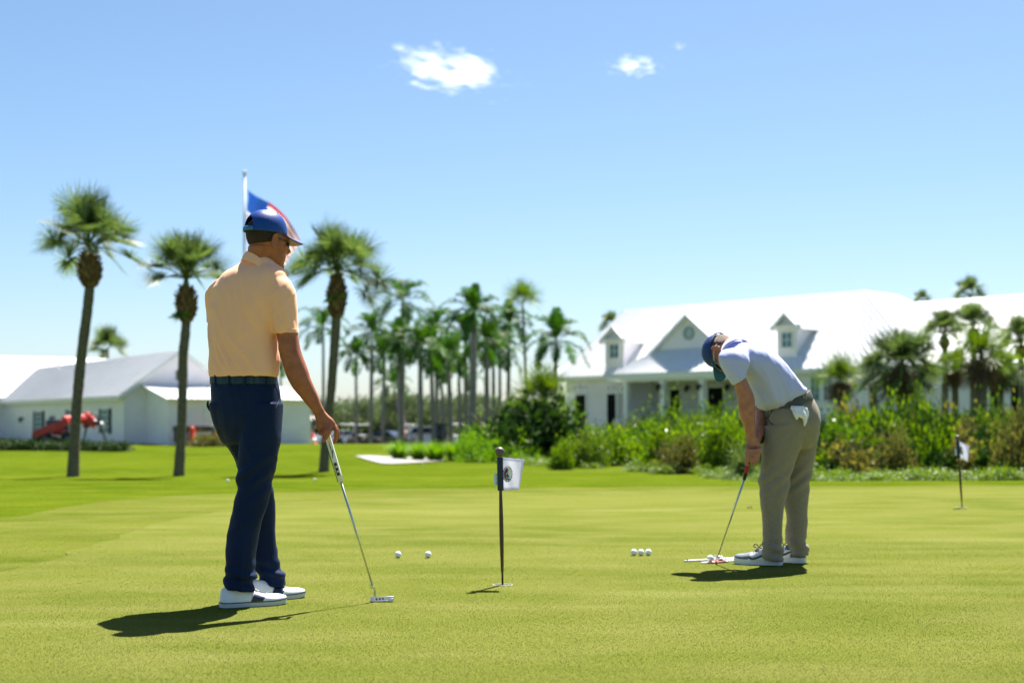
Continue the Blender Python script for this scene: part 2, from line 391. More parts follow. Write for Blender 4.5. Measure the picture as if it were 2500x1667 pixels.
def wall_lamp(root, p, n):
    m = MB(); c = Vector(p); nn = Vector((n[0], n[1], 0))
    m.box(c+nn*.03, (.1, .06, .2)); m.tube([c+nn*.03+Vector((0,0,.05)), c+nn*.18+Vector((0,0,.16)), c+nn*.24+Vector((0,0,.1))], .018, 6)
    m.tube([c+nn*.24+Vector((0,0,.12)), c+nn*.24+Vector((0,0,.04)), c+nn*.24+Vector((0,0,-.26))], [.03, .13, .09], 8)
    part('wall_lamp', m, M_lampm, root)

# --- left: long white maintenance building
u1 = Vector((-.54, .84, 0)).normalized(); g1 = Vector((u1.y, -u1.x, 0)); C0 = Vector((-23.2, 85, 0)); ZG = -.5; ZE = 2.62; ZR = 5.12; W1 = 7.0; L1 = 33.0
lb = thing('long_building', 'long white gabled building with black shutters behind the red lifter at left', 'building', (C0.x, C0.y, ZG))
m = MB(); A = C0; B = C0+g1*W1; Cc = B+u1*L1; D = C0+u1*L1; up = lambda p, z: Vector((p.x, p.y, z))
m.add([up(A,ZG), up(B,ZG), up(Cc,ZG), up(D,ZG), up(A,ZE), up(B,ZE), up(Cc,ZE), up(D,ZE), up(A+g1*W1/2,ZR), up(D+g1*W1/2,ZR)],
      [(0,3,7,4), (1,2,6,5), (0,1,5,8,4), (3,2,6,9,7), (4,8,9,7), (5,8,9,6)])
part('wall', m, M_wall, lb, False)
m = MB(); ov = .4; sl_ = (ZR-ZE)/(W1/2)
e0 = up(A-g1*ov-u1*.35, ZE-ov*sl_+.12); e1 = up(D-g1*ov, ZE-ov*sl_+.12); r0 = up(A+g1*W1/2-u1*.35, ZR+.12); r1 = up(D+g1*W1/2, ZR+.12)
roof_plane(m, e0, e1, r1, r0); f0 = up(B+g1*ov-u1*.35, ZE-ov*sl_+.12); f1 = up(Cc+g1*ov, ZE-ov*sl_+.12); roof_plane(m, f0, f1, r1, r0)
ro = part('roof', m, M_roofdull, lb, False)
m = MB(); pv = ray_plane(142, 905, e0, (e1-e0).cross(r0-e0)); m.tube([pv-Vector((0,0,.1)), pv+Vector((0,0,.45))], .07, 8); m.ball(pv+Vector((0,0,.5)), (.13,.13,.08), 8); part('vent_pipe', m, M_roof, ro)
m = MB()
for (a_, b2) in ((e0, r0), (f0, r0)):   # rake boards on the gable
    d_ = Vector((0, 0, -.22)); q_ = [a_-u1*.03, b2-u1*.03, b2-u1*.07, a_-u1*.07]; m.hexa([v+d_ for v in q_]+[v-Vector((0,0,.02)) for v in q_])
wpanel(m, (e0.x, e0.y), (e1.x, e1.y), e0.z-.24, e0.z-.1, -g1, .03)
cb = MB(); wpanel(cb, A-g1*.0-u1*.02, A+g1*.12-u1*.02, ZG, ZE, (-u1.x, -u1.y), .02)
m.merge(cb); part('trim', m, M_trim, lb, False)
nl = -g1
for (xl, xr, y0, y1_) in ((87, 104, 1005, 1054), (167, 182, 1001, 1055), (249.5, 266, 999, 1056)):
    a, _ = ray_wall(C0, u1, xr); b2, _ = ray_wall(C0, u1, xl); z1_ = CAMZ-(y0-HZ)/F_PX*(a.y+b2.y)/2; z0_ = CAMZ-(y1_-HZ)/F_PX*(a.y+b2.y)/2
    window(lb, a, b2, z0_, z1_, nl, shutters=.42, bars=(1, 3))
for lx, ly in ((57, 1022), (133, 1020)):
    p, _ = ray_wall(C0, u1, lx, ly); wall_lamp(lb, p, nl)
p, _ = ray_wall(C0, u1, 286, 969); m = MB(); m.box(p+nl*.12, (.3, .18, .14)); m.ball(p+nl*.2+Vector((.15,0,-.06)), .09, 8); m.ball(p+nl*.2+Vector((-.15,0,-.06)), .09, 8); part('floodlight', m, M_lampm, lb)
m = MB(); pc_, _ = ray_wall(C0, g1, 437, 915)
for i in range(5): wpanel(m, pc_-g1*.22, pc_+g1*.22, pc_.z-.3+i*.12, pc_.z-.22+i*.12, -u1, .05)
part('gable_vent', m, M_lampm, lb, False)
# lean-to wing on the gable end
an = MB(); s0 = C0+g1*1.35; pj = -u1*4.0; q0 = s0+pj; q1 = q0+g1*9; s1_ = s0+g1*9
an.add([up(s0,ZG), up(q0,ZG), up(q1,ZG), up(s1_,ZG), up(s0,2.95), up(q0,2.25), up(q1,2.25), up(s1_,2.95)], [(0,1,5,4), (1,2,6,5), (2,3,7,6), (4,5,6,7), (0,4,7,3)])
wg = part('side_wing', an, M_wall, lb, False)
m = MB(); roof_plane(m, up(q0-u1*.4-g1*.3, 2.24), up(q1-u1*.4, 2.24), up(s1_, 3.1), up(s0-g1*.3, 3.1), ribs=.4); part('wing_roof', m, M_roof, wg, False)
dr = MB(); da, _ = ray_wall(q0, g1, 496); db, _ = ray_wall(q0, g1, 516); wpanel(dr, da, db, ZG+.1, ZG+2.25, -u1, .05, .004)
part('door', dr, M_trim, wg, False)
# rear wing with the bright roof
rw = MB(); k0 = Vector((-36.4, 118.6, 0)); gd = -g1
K = lambda s, t, z: Vector((k0.x+gd.x*s+(-u1.x)*t, k0.y+gd.y*s+(-u1.y)*t, z))
rw.add([K(-3,5.2,ZG), K(24,5.2,ZG), K(24,-5,ZG), K(-3,-5,ZG), K(-3,5.2,2.9), K(24,5.2,2.9), K(24,-5,2.9), K(-3,-5,2.9), K(-3,0,6.0), K(24,0,6.0)], [(0,1,5,4), (1,2,6,9,5), (2,3,7,6), (3,0,4,8,7), (4,5,9,8), (7,6,9,8)])
wg2 = part('rear_wing', rw, M_wall, lb, False)
m = MB(); roof_plane(m, K(-3,5.7,2.8), K(24.4,5.7,2.8), K(24.4,0,6.2), K(-3,0,6.2)); roof_plane(m, K(-3,-5.4,2.8), K(24.4,-5.4,2.8), K(24.4,0,6.2), K(-3,0,6.2)); part('rear_roof', m, M_roof, wg2, False)

# --- right: clubhouse
u2 = Vector((.665, -.747, 0)).normalized(); n2 = Vector((-u2.y*-1*-1, 0, 0)); n2 = Vector((-.747, -.665, 0)).normalized()
EL = Vector((2.97, 92, 3.78)); ER = Vector((20.75, 72, 3.78)); RA = Vector((7.43, 93.8, 8.25)); RB = Vector((19.7, 80, 8.25)); RC = Vector((22.35, 82.7, 8.25))
EB = ER-n2*15; EBL = EL-n2*15-u2*.5
CH = lambda s, o, z: Vector((EL.x+u2.x*s+n2.x*o, EL.y+u2.y*s+n2.y*o, z))   # s along the facade, o outward from the eave line
ch = thing('clubhouse', 'large white clubhouse with hipped metal roof, dormers and porch behind the shrubs', 'building', (EL.x, EL.y, -.5))
LEN = (ER-EL).length; ZB = -.5
w_ = MB(); wl = -.45
w_.add([CH(.3,wl,ZB), CH(5.9,wl,ZB), CH(5.9,wl,3.75), CH(.3,wl,3.75)], [(0,1,2,3)])                  # left of the porch
w_.add([CH(5.9,wl,ZB), CH(5.9,-2.6,ZB), CH(5.9,-2.6,3.75), CH(5.9,wl,3.75)], [(0,1,2,3)])
w_.add([CH(16.4,wl,ZB), CH(16.4,-2.6,ZB), CH(16.4,-2.6,3.75), CH(16.4,wl,3.75)], [(0,1,2,3)])
w_.add([CH(16.4,wl,ZB), CH(LEN+20,wl,ZB), CH(LEN+20,wl,3.75), CH(16.4,wl,3.75)], [(0,1,2,3)])
w_.add([CH(.3,wl,ZB), CH(.3,-14,ZB), CH(.3,-14,3.75), CH(.3,wl,3.75)], [(0,1,2,3)])
w_.add([CH(LEN+20,wl,ZB), CH(LEN+20,-14,ZB), CH(LEN+20,-14,3.75), CH(LEN+20,wl,3.75)], [(0,1,2,3)])
w_.add([CH(.3,-14,ZB), CH(LEN+20,-14,ZB), CH(LEN+20,-14,3.75), CH(.3,-14,3.75)], [(0,1,2,3)])
part('wall', w_, M_wall, ch, False)
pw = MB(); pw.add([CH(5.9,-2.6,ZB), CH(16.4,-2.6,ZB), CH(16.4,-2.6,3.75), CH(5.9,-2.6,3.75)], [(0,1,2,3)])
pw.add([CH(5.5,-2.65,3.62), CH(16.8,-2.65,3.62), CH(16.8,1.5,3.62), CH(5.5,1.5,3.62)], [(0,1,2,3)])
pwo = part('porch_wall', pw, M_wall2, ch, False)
m = MB()
LM = P(1420, 872, 93.5); LL = P(1356, 903, 95.5)
roof_plane(m, EL, ER, RB, RA); m.slab([EL, RA, LM], (0,0,-.1)); m.slab([EL, LM, LL], (0,0,-.1)); m.slab([LM, RA, RC-n2*0+(RA-RB), LL-n2*8], (0,0,-.1))
roof_plane(m, ER, EB, RC, RB); m.slab([RA, RB, RC, RC+(RA-RB)], (0,0,-.1)); m.slab([EB, LL-n2*9, RC+(RA-RB), RC], (0,0,-.1))
rf = part('roof', m, M_roof, ch, False)
m = MB(); WR0 = Vector((25-u2.x*4, 87.9-u2.y*4, 8.28)); WR1 = WR0+u2*34; e_ = CH(LEN-.5, 0, 3.72)
roof_plane(m, e_, e_+u2*32, WR1, WR0+u2*1.5); m.slab([WR0+u2*1.5, WR1, WR1-n2*12-Vector((0,0,4.5)), WR0-n2*12-Vector((0,0,4.5))], (0,0,-.1)); part('wing_roof', m, M_roof, ch, False)
m = MB(); wpanel(m, CH(0,0,0), CH(LEN+30,0,0), 3.55, 3.75, n2, .04, -.05); wpanel(m, CH(0,0,0), CH(LEN+30,0,0), 3.5, 3.58, n2, .4, -.46); part('fascia', m, M_trim, ch, False)
NRM = (ER-EL).cross(RA-EL).normalized()
def dormer(pxl, pxr, pyb, pye, pya, win):
    bl = ray_plane(pxl, pyb, EL, NRM); br, wd = ray_wall(bl, u2, pxr); ze = CAMZ-(pye-HZ)/F_PX*bl.y; mid = bl+u2*wd/2; za = CAMZ-(pya-HZ)/F_PX*mid.y
    dp = (ze-bl.z)/1.0+.6; b0 = bl.z-.3
    f = MB(); a, b_ = bl, bl+u2*wd; c, d = b_-n2*dp, a-n2*dp
    f.add([up(a,b0), up(b_,b0), up(c,b0), up(d,b0), up(a,ze), up(b_,ze), up(c,ze), up(d,ze), up(mid,za-.1), up(mid-n2*dp,za-.1)], [(0,1,5,8,4), (1,2,6,5), (3,0,4,7), (4,8,9,7), (5,8,9,6)])
    do = part('dormer', f, M_wall, ch, False)
    r = MB(); o = .3; k = (za-ze)/(wd/2); dd = dp+(za-ze)+.4
    for s_ in (-1, 1):
        e = mid+u2*s_*(wd/2+o); roof_plane(r, up(e+n2*o, ze-o*k+.06), up(e-n2*dp, ze-o*k+.06), up(mid-n2*dd, za+.06), up(mid+n2*o, za+.06), ribs=.3)
    part('dormer_roof', r, M_roof, do, False)
    r = MB(); wpanel(r, a-u2*.28, b_+u2*.28, ze-.08, ze+.02, n2, .3, -.02); wpanel(r, a, a+u2*.1, b0, ze, n2, .03); wpanel(r, b_-u2*.1, b_, b0, ze, n2, .03); part('cornice', r, M_trim, do, False)
    wa, _ = ray_wall(bl, u2, win[0]); wb, _ = ray_wall(bl, u2, win[1]); window(do, wa, wb, CAMZ-(win[3]-HZ)/F_PX*wa.y, CAMZ-(win[2]-HZ)/F_PX*wa.y, n2, bars=(1, 1), frame=.06)
dormer(1479, 1523, 899, 829, 800, (1490, 1511, 841.5, 874))
dormer(1898, 1946, 873, 796, 768, (1910, 1934, 813, 848))
# cross gable over the porch
gm = MB(); s0_, s1__, sc_ = 8.7, 13.7, 11.2; z0_, za_ = 5.2, 7.05
gm.add([CH(s0_,0,4.4), CH(s1__,0,4.4), CH(s1__,0,z0_), CH(sc_,0,za_), CH(s0_,0,z0_)], [(0,1,2,3,4)])
go = part('pediment', gm, M_wall, ch, False)
m = MB(); cc = CH(sc_, .04, 6.1)
rg = [[cc+u2*math.cos(t)*r_+Vector((0,0,math.sin(t)*r_))+n2*h_ for t in [2*math.pi*i/24 for i in range(24)]] for r_, h_ in ((.4,0), (.4,.06), (.28,.06), (.28,0))]
m.loft(rg, cap=False); part('round_frame', m, mat('grey green trim', (.33,.38,.38), .6), go, False)
m = MB(); m.add([CH(sc_, .02, 6.1)+u2*math.cos(t)*.29+Vector((0,0,math.sin(t)*.29)) for t in [2*math.pi*i/24 for i in range(24)]], [tuple(range(24))]); part('round_pane', m, mat('pale glass', (.45,.55,.55), .2), go, False)
m = MB()
for sg in (-1, 1):
    s_in, s_mid, s_out = sc_, sc_+sg*2.75, sc_+sg*4.6
    roof_plane(m, CH(s_mid, .35, z0_-.12), CH(s_mid, -2.2, z0_-.12), CH(s_in, -4.2, za_+.1), CH(s_in, .35, za_+.1), ribs=.4)
    roof_plane(m, CH(s_out, .2, 3.82), CH(s_out, -.4, 3.9), CH(s_mid, -2.2, z0_-.12), CH(s_mid, .35, z0_-.12), ribs=.4)
roof_plane(m, CH(6.6, 1.75, 3.78), CH(15.8, 1.75, 3.78), CH(s1__+.1, .02, z0_-.02), CH(s0_-.1, .02, z0_-.02), ribs=.4)
part('porch_roof', m, M_roof, ch, False)
m = MB(); wpanel(m, CH(6.6,1.7,0), CH(15.8,1.7,0), 3.42, 3.74, n2, .05, -.05); wpanel(m, CH(5.9,1.2,0), CH(16.4,1.2,0), 3.28, 3.6, n2, .3, 0); wpanel(m, CH(6.0,wl,0), CH(6.0,1.3,0), 3.28, 3.6, u2, .2, 0); part('porch_beam', m, M_trim, ch, False)
for pxc in (1530, 1620, 1716, 1812, 1895):
    p, s_ = ray_wall(CH(0, 1.35, 0), u2, pxc); c = MB(); cx = Matrix.Rotation(math.atan2(u2.y, u2.x), 3, 'Z')
    c.box((p.x, p.y, 1.4), (.3, .3, 3.76), cx); c.box((p.x, p.y, 3.2), (.4, .4, .12), cx); c.box((p.x, p.y, .3), (.4, .4, .3), cx); part('column', c, M_trim, ch, False)
fl = MB(); fl.hexa([CH(5.5,-2.6,ZB), CH(16.8,-2.6,ZB), CH(16.8,1.6,ZB), CH(5.5,1.6,ZB), CH(5.5,-2.6,.1), CH(16.8,-2.6,.1), CH(16.8,1.6,.1), CH(5.5,1.6,.1)]); part('porch_floor', fl, M_trim, ch, False)
m = MB(); wpanel(m, CH(6.3,1.3,0), CH(16.2,1.3,0), .98, 1.04, n2, .06, 0); wpanel(m, CH(6.3,1.3,0), CH(16.2,1.3,0), .2, .25, n2, .05, 0)
for i in range(70): wpanel(m, CH(6.3+i*.141,1.3,0), CH(6.3+i*.141+.03,1.3,0), .2, 1.0, n2, .03, .01)
part('railing', m, M_trim, ch, False)
WP = CH(0, wl, 0); PW = CH(0, -2.6, 0)
def opening(px0, px1, y0, z0, base, name, m_, th=.04):
    a, _ = ray_wall(base, u2, px0); b_, _ = ray_wall(base, u2, px1); z1 = CAMZ-(y0-HZ)/F_PX*a.y; q_ = MB(); wpanel(q_, a, b_, z0, z1, n2, th, .003); o = part(name, q_, m_, ch, False)
    t_ = MB(); wpanel(t_, a-u2*.12, a, z0, z1+.12, n2, .07, .002); wpanel(t_, b_, b_+u2*.12, z0, z1+.12, n2, .07, .002); wpanel(t_, a, b_, z1, z1+.12, n2, .07, .002); part('frame', t_, M_trim, o, False)
for a_, b2, y_ in ((1406, 1431, 964), (1484, 1505, 962)): opening(a_, b2, y_, 0, WP, 'door', M_black)
for a_, b2, y_ in ((1638, 1661, 951), (1730, 1767, 946), (1802, 1830, 944)): opening(a_, b2, y_, .12, PW, 'door', M_black)
for a_, b2, y_ in ((2124, 2144, 934), (2370, 2385, 938), (2419, 2440, 941), (2469, 2497, 909), (2300, 2312, 938)): opening(a_, b2, y_, -.2, WP, 'door', M_black)
for a_, b2, y0, y1_ in ((1403, 1414, 941, 949.5), (1419, 1430, 941, 949.5), (1486, 1498, 942, 951), (1507, 1518, 942, 951), (1981, 2001, 920, 978), (2012, 2030, 920, 978)):
    a, _ = ray_wall(WP, u2, a_); b_, _ = ray_wall(WP, u2, b2); window(ch, a, b_, CAMZ-(y1_-HZ)/F_PX*a.y, CAMZ-(y0-HZ)/F_PX*a.y, n2, bars=(0, 0) if y1_-y0 < 20 else (1, 2), frame=.05)
a, _ = ray_wall(WP, u2, 1507); b_, _ = ray_wall(WP, u2, 1520); m = MB(); z1 = CAMZ-(961-HZ)/F_PX*a.y; u_ = (b_-a)
wpanel(m, a, b_, -.2, z1, n2, .01, .003); lt = part('lattice_shade_panel', m, mat('lattice shade', (.12,.14,.17), .8), ch, False)  # flat dark panel paints the shade of the opening behind the trellis
m = MB(); wd_ = u_.length
for i in range(5): wpanel(m, a+u2*(wd_*i/4-.02), a+u2*(wd_*i/4+.02), -.2, z1, n2, .03, .03)
for i in range(12): z = -.2+(z1+.2)*i/11; wpanel(m, a, b_, z-.02, z+.02, n2, .028, .03)
part('trellis', m, M_trim, lt, False)
for lx, ly in ((1612, 943), (1710, 942)): p, _ = ray_wall(CH(0,1.52,0), u2, lx, ly); wall_lamp(ch, p, n2)
for lx, ly in ((1681, 946), (1780, 943)): p, _ = ray_wall(PW, u2, lx, ly); wall_lamp(ch, p, n2)

# --- far low building seen beside the standing man
m = MB(); a = P(600, 1040, 160); m.hexa([Vector((-40,165,-1.4)), Vector((-23.8,165,-1.4)), Vector((-23.8,175,-1.4)), Vector((-40,175,-1.4)), Vector((-40,165,1.0)), Vector((-23.8,165,1.0)), Vector((-23.8,175,1.0)), Vector((-40,175,1.0))])
fb = thing('low_building', 'distant low building with pale flat roof right of the navy trousers', 'building', (-32, 165, -1.4)); part('wall', m, M_wall2, fb, False)
m = MB(); m.hexa([Vector((-41,164.4,.95)), Vector((-23.4,164.4,.95)), Vector((-23.4,176,1.5)), Vector((-41,176,1.5)), Vector((-41,164.4,1.1)), Vector((-23.4,164.4,1.1)), Vector((-23.4,176,1.75)), Vector((-41,176,1.75))]); part('roof', m, mat('pinkish roof', (.75,.66,.6), .6), fb, False)

# ------------------------------------------------------------------ people
M_skin = mat('tanned skin', (.33, .112, .052), .5, .3, nscale=26, namt=.12, bump=.25, bscale=260)
M_skin2 = mat('fair skin', (.36, .15, .095), .5, .35, nscale=26, namt=.12, bump=.25, bscale=260)
M_hair = mat('dark hair', (.030, .015, .009), .9, nscale=300, namt=.5, bump=.8, bscale=500, stretch=(1,1,.3))
M_hair2 = mat('light brown hair', (.09, .045, .022), .6, nscale=300, namt=.4, bump=.8, bscale=500)
def knit(name, col, stripes=None, rough=.75):
    m = mat(name, col, rough, .25, nscale=3, namt=.02, bump=.12, bscale=900, sheen=.12)
    return m
M_orange = knit('peach orange jersey', (.94, .50, .30))
M_navy = mat('navy trouser cloth', (.003, .013, .050), .65, .15, nscale=6, namt=.1, bump=.15, bscale=1200)
M_khaki = mat('stone trouser cloth', (.235, .205, .15), .75, .3, nscale=60, namt=.05, bump=.2, bscale=1200, sheen=.1)
M_capblue = mat('royal blue cap', (.002, .048, .26), .42, .35, nscale=400, namt=.08, bump=.15, bscale=1500)
M_capnavy = mat('navy cap', (.005, .034, .15), .55, .3, nscale=400, namt=.1, bump=.3, bscale=900)
M_capteal = mat('teal cap brim', (.03, .19, .31), .5, .5)
M_under = mat('grey brim underside', (.2, .17, .165), .7)
M_strap = mat('light blue strap', (.02, .13, .34), .5)
M_dark = mat('black plastic', (.01, .01, .012), .25, .6)
M_lens = mat('teal mirror lens', (.0, .09, .1), .1, .9, .4)
M_steel = mat('brushed steel', (.62, .63, .62), .22, .8, 1, bump=.1, bscale=400)
M_chrome = mat('chromed shaft', (.52, .54, .50), .32, .9, 1)
M_white = mat('white leather', (.78, .79, .78), .38, .5, nscale=30, namt=.03, bump=.15, bscale=300)
M_sole = mat('grey rubber sole', (.5, .51, .5), .6)
M_blackr = mat('black rubber', (.012, .012, .014), .6)
M_band = mat('navy textured leather', (.008, .013, .04), .35, .6, nscale=60, namt=.2, bump=.15, bscale=200)
M_red = mat('red paint', (.5, .02, .02), .4)
# striped light blue polo
M_blue = mat('pale blue striped jersey', (.60, .66, .86), .75, .3, bump=.2, bscale=900, sheen=.1)
t_ = M_blue.node_tree; N_ = t_.nodes; b_ = N_['Principled BSDF']
tc_ = N_.new('ShaderNodeTexCoord'); sp_ = N_.new('ShaderNodeSeparateXYZ'); t_.links.new(tc_.outputs['Object'], sp_.inputs[0])
wv_ = N_.new('ShaderNodeMath'); wv_.operation = 'MULTIPLY'; wv_.inputs[1].default_value = 950; t_.links.new(sp_.outputs['Z'], wv_.inputs[0])
sn_ = N_.new('ShaderNodeMath'); sn_.operation = 'SINE'; t_.links.new(wv_.outputs[0], sn_.inputs[0])
mx_ = N_.new('ShaderNodeMix'); mx_.data_type = 'RGBA'; mr_ = N_.new('ShaderNodeMapRange'); mr_.inputs[1].default_value = -.2; mr_.inputs[2].default_value = .2
t_.links.new(sn_.outputs[0], mr_.inputs[0]); t_.links.new(mr_.outputs[0], mx_.inputs[0])
mx_.inputs[6].default_value = (.36, .41, .73, 1); mx_.inputs[7].default_value = (.54, .56, .85, 1); t_.links.new(mx_.outputs[2], b_.inputs['Base Color'])

def frame(origin, fwd, up, s=1.):
    f = Vector(fwd).normalized(); r = f.cross(Vector(up)).normalized(); u = r.cross(f)
    return Matrix(((r.x*s, f.x*s, u.x*s, origin[0]), (r.y*s, f.y*s, u.y*s, origin[1]), (r.z*s, f.z*s, u.z*s, origin[2]), (0, 0, 0, 1)))
def ell(cx, cy, a, b_, z, n=28, e=1.):
    o = []
    for j in range(n):
        t = 2*math.pi*j/n; c, s = math.cos(t), math.sin(t); o.append(Vector((cx+a*math.copysign(abs(c)**e, c), cy+b_*math.copysign(abs(s)**e, s), z)))
    return o
def head_mb():
    m = MB()
    m.ball((0, -.012, .035), (.077, .098, .092), 28)
    rows = [(.05,.066,.020,.080),(.02,.068,.018,.083),(-.02,.066,.020,.082),(-.05,.061,.026,.074),(-.075,.053,.036,.062),(-.098,.042,.050,.046),(-.115,.028,.062,.030),(-.122,.014,.068,.015)]
    m.loft([ell(0, r[2], r[1], r[3], r[0], e=.92) for r in crs([np.array(q_) for q_ in rows], 3)])
    m.tube([(0,.088,.028),(0,.104,.0),(0,.117,-.022),(0,.106,-.034)], [.010,.012,.014,.010], 12)     # nose
    for s in (-1, 1): m.ball((s*.011, .102, -.028), (.008, .01, .008), 10)
    m.ball((0, .094, -.056), (.025, .011, .006), 14); m.ball((0, .092, -.068), (.022, .011, .007), 14)  # lips
    m.ball((0, .088, -.103), (.022, .016, .018), 14); m.ball((0, .082, .030), (.056, .020, .012), 16)   # chin, brow
    for s in (-1, 1):
        m.ball((s*.045, .068, -.018), (.024, .024, .018), 14)                                            # cheek
        ring = []                                                                                          # ear
        pts = [Vector((s*(.074+.016*max(0, math.sin(a*1))*.3+.010), -.006-.012*math.cos(a), .0+.029*math.sin(a))) for a in [2*math.pi*i/20 for i in range(21)]]
        m.tube(pts, .0050, 8, cap=False); m.ball((s*.080, -.005, -.002), (.008, .012, .028), 14)
        m.ball((s*.083, .004, -.027), (.006, .008, .009), 10)
    return m
def hair_mb(low=-.030, n=48):
    """short hair shell under the cap: back and sides of the skull"""
    m = MB(); rings = []
    for i in range(15):
        z = .075-(.075-low)*i/14; row = []
        for j in range(n+1):
            a = math.pi*(-.5)+math.radians(-98+196*j/n) # centred on the back
            zz = z if z > .012 else .012+(z-.012)*max(.0, math.cos((j/n-.5)*math.pi*.96))**.55
            k = math.sqrt(max(.02, 1-((zz-.035)/.100)**2))
            rx, ry = .0795*k, .101*k
            row.append(Vector((rx*math.cos(a), -.012+ry*math.sin(a), zz)))
        rings.append(row)
    m.loft(rings, closed=False); return m
def cap_parts(root, M, mcrown, mbrim, munder, mstrap, open_back=True, bill_len=.082, droop=.03):
    dome = MB(); n, k = 96, 26; rx, ry, rz, c0 = .0865, .108, .112, Vector((0, -.012, .034)); vs = []; fs = []
    for i in range(k+1):
        ph = (math.pi/2)*(i/k)*1.0
        for j in range(n):
            a = 2*math.pi*j/n; rr = math.sin(ph)**.86; zz = math.cos(ph)**.95 if math.cos(ph) > 0 else 0
            seam = 1-.006*abs(math.cos(a*3))**18*min(1, i/8)
            vs.append(Vector((rx*rr*math.cos(a)*seam, ry*rr*math.sin(a)*seam*(1.0 if math.sin(a) < 0 else .97+.0*zz), rz*zz))+c0)
    for i in range(k):
        for j in range(n):
            am = 2*math.pi*(j+.5)/n; z = rz*math.cos((math.pi/2)*(i+.5)/k)
            da = (am+math.pi/2+math.pi) % (2*math.pi)-math.pi
            if open_back and abs(da) < .56 and z > .016 and (da/.56)**2+((z-.016)/.055)**2 < 1: continue
            fs.append((i*n+j, (i+1)*n+j, (i+1)*n+(j+1) % n, i*n+(j+1) % n))
    dome.add([M @ v for v in vs], fs); dome.ball(M @ (c0+Vector((0,0,rz+.001))), .0075, 10)
    hat = part('cap', dome, mcrown, root); s = hat.modifiers.new('t', 'SOLIDIFY'); s.thickness = .0025; s.offset = 1
    for j in range(6):
        e = MB(); a = math.pi/6+j*math.pi/3+ .0; ph = .55; v = Vector((rx*math.sin(ph)**.86*math.cos(a), ry*math.sin(ph)**.86*math.sin(a), rz*math.cos(ph)))*1.03+c0
        e.ball(M @ v, .0032, 8); part('eyelet', e, M_dark, hat)
    if open_back:
        st = MB(); rings = []
        for j in range(13):
            a = -math.pi/2-.58+1.16*j/12
            p = [Vector((rx*1.02*math.cos(a), ry*1.02*math.sin(a), z_))+c0 for z_ in (.0, .022)]; q_ = [Vector((rx*1.05*math.cos(a), ry*1.045*math.sin(a), z_))+c0 for z_ in (.022, .0)]
            rings.append([M @ v for v in p+q_])
        st.loft(rings); part('strap', st, mstrap, hat)
    # bill
    def bill(th, z_off, inset=0):
        b = MB(); nn, kk = 28, 10; top = []
        for i in range(kk+1):
            t = i/kk
            for j in range(nn+1):
                u = -1+2*j/nn; a = math.pi/2-u*1.0; ed = max(0, 1-abs(u)**2.6)**.5
                ox, oy = (rx-.002)*math.cos(a), ry*.96*math.sin(a)
                L = (bill_len-inset)*ed*t
                x = ox*(1+.10*t*ed); y = oy+L
                z = -.001-droop*(t*ed)**1.3-.020*(x/rx)**2*(.5+t*.9)*ed+.012*0+z_off
                top.append(M @ (Vector((x, y, z))+c0))
        f = [(i*(nn+1)+j, i*(nn+1)+j+1, (i+1)*(nn+1)+j+1, (i+1)*(nn+1)+j) for i in range(kk) for j in range(nn)]
        b.add(top, f); return b
    bo = part('brim', bill(0, .0), mbrim, hat); s = bo.modifiers.new('t', 'SOLIDIFY'); s.thickness = .003; s.offset = 0
    uo = part('brim_underside', bill(0, -.0032, .002), munder, bo)
    return hat
def glasses(root, M, mframe, mlens):
    f = MB()
    for s in (-1, 1):
        f.tube([M @ Vector((s*.068, .070, .014)), M @ Vector((s*.079, .03, .014)), M @ Vector((s*.083, -.01, .010)), M @ Vector((s*.081, -.03, -.004))], [.0045,.004,.0032,.003], 8)
        pts = []
        for i in range(25):
            a = 2*math.pi*i/24; x = .034+.030*math.cos(a)*(1 if math.cos(a) > 0 else .95); z = .004+.0175*math.copysign(abs(math.sin(a))**.8, math.sin(a)); pts.append(M @ Vector((s*x, .108-(x/.066)**2*.030, z)))
        f.tube(pts, .0022, 6, cap=False)
    f.tube([M @ Vector((-.007,.113,.010)), M @ Vector((0,.117,.012)), M @ Vector((.007,.113,.010))], .003, 6)
    fo = part('sunglasses', f, mframe, root)
    for s in (-1, 1):
        l = MB(); vs = [M @ Vector((s*.034, .105, .004))]
        for i in range(24):
            a = 2*math.pi*i/24; x = .034+.029*math.cos(a); z = .004+.0168*math.copysign(abs(math.sin(a))**.8, math.sin(a)); vs.append(M @ Vector((s*x, .1075-(x/.066)**2*.030, z)))
        l.add(vs, [(0, 1+i, 1+(i+1) % 24) for i in range(24)]); part('lens', l, mlens, fo)
def eyes(root, M):
    for s in (-1, 1): m = MB(); m.ball(M @ Vector((s*.032, .090, .008)), .0105, 12); part('eye', m, M_white, root)

def fold(amp, dirs, freq, seed=0, mask=None):
    """cloth folds: ridged noise stretched along a direction (world XZ)"""
    d = Vector((dirs[0], 0, dirs[1])).normalized()
    def f(c, n):
        a = c.x*d.x+c.z*d.z; b_ = -c.x*d.z+c.z*d.x; wq = noise.noise(Vector((c.x*4+seed, c.y*4, c.z*4)))*.9
        v = noise.noise(Vector((a*freq*.16+seed, b_*freq*.8+wq, c.y*freq*.45+seed))); v = (1-abs(v)*3.2)
        v2 = noise.noise(Vector((a*freq*.22+seed+7, b_*freq*1.3+wq, c.y*freq*.5+3)))
        k = mask(c) if mask else 1
        return (max(v, -.15)*.7+v2*.45)*amp*k
    return f

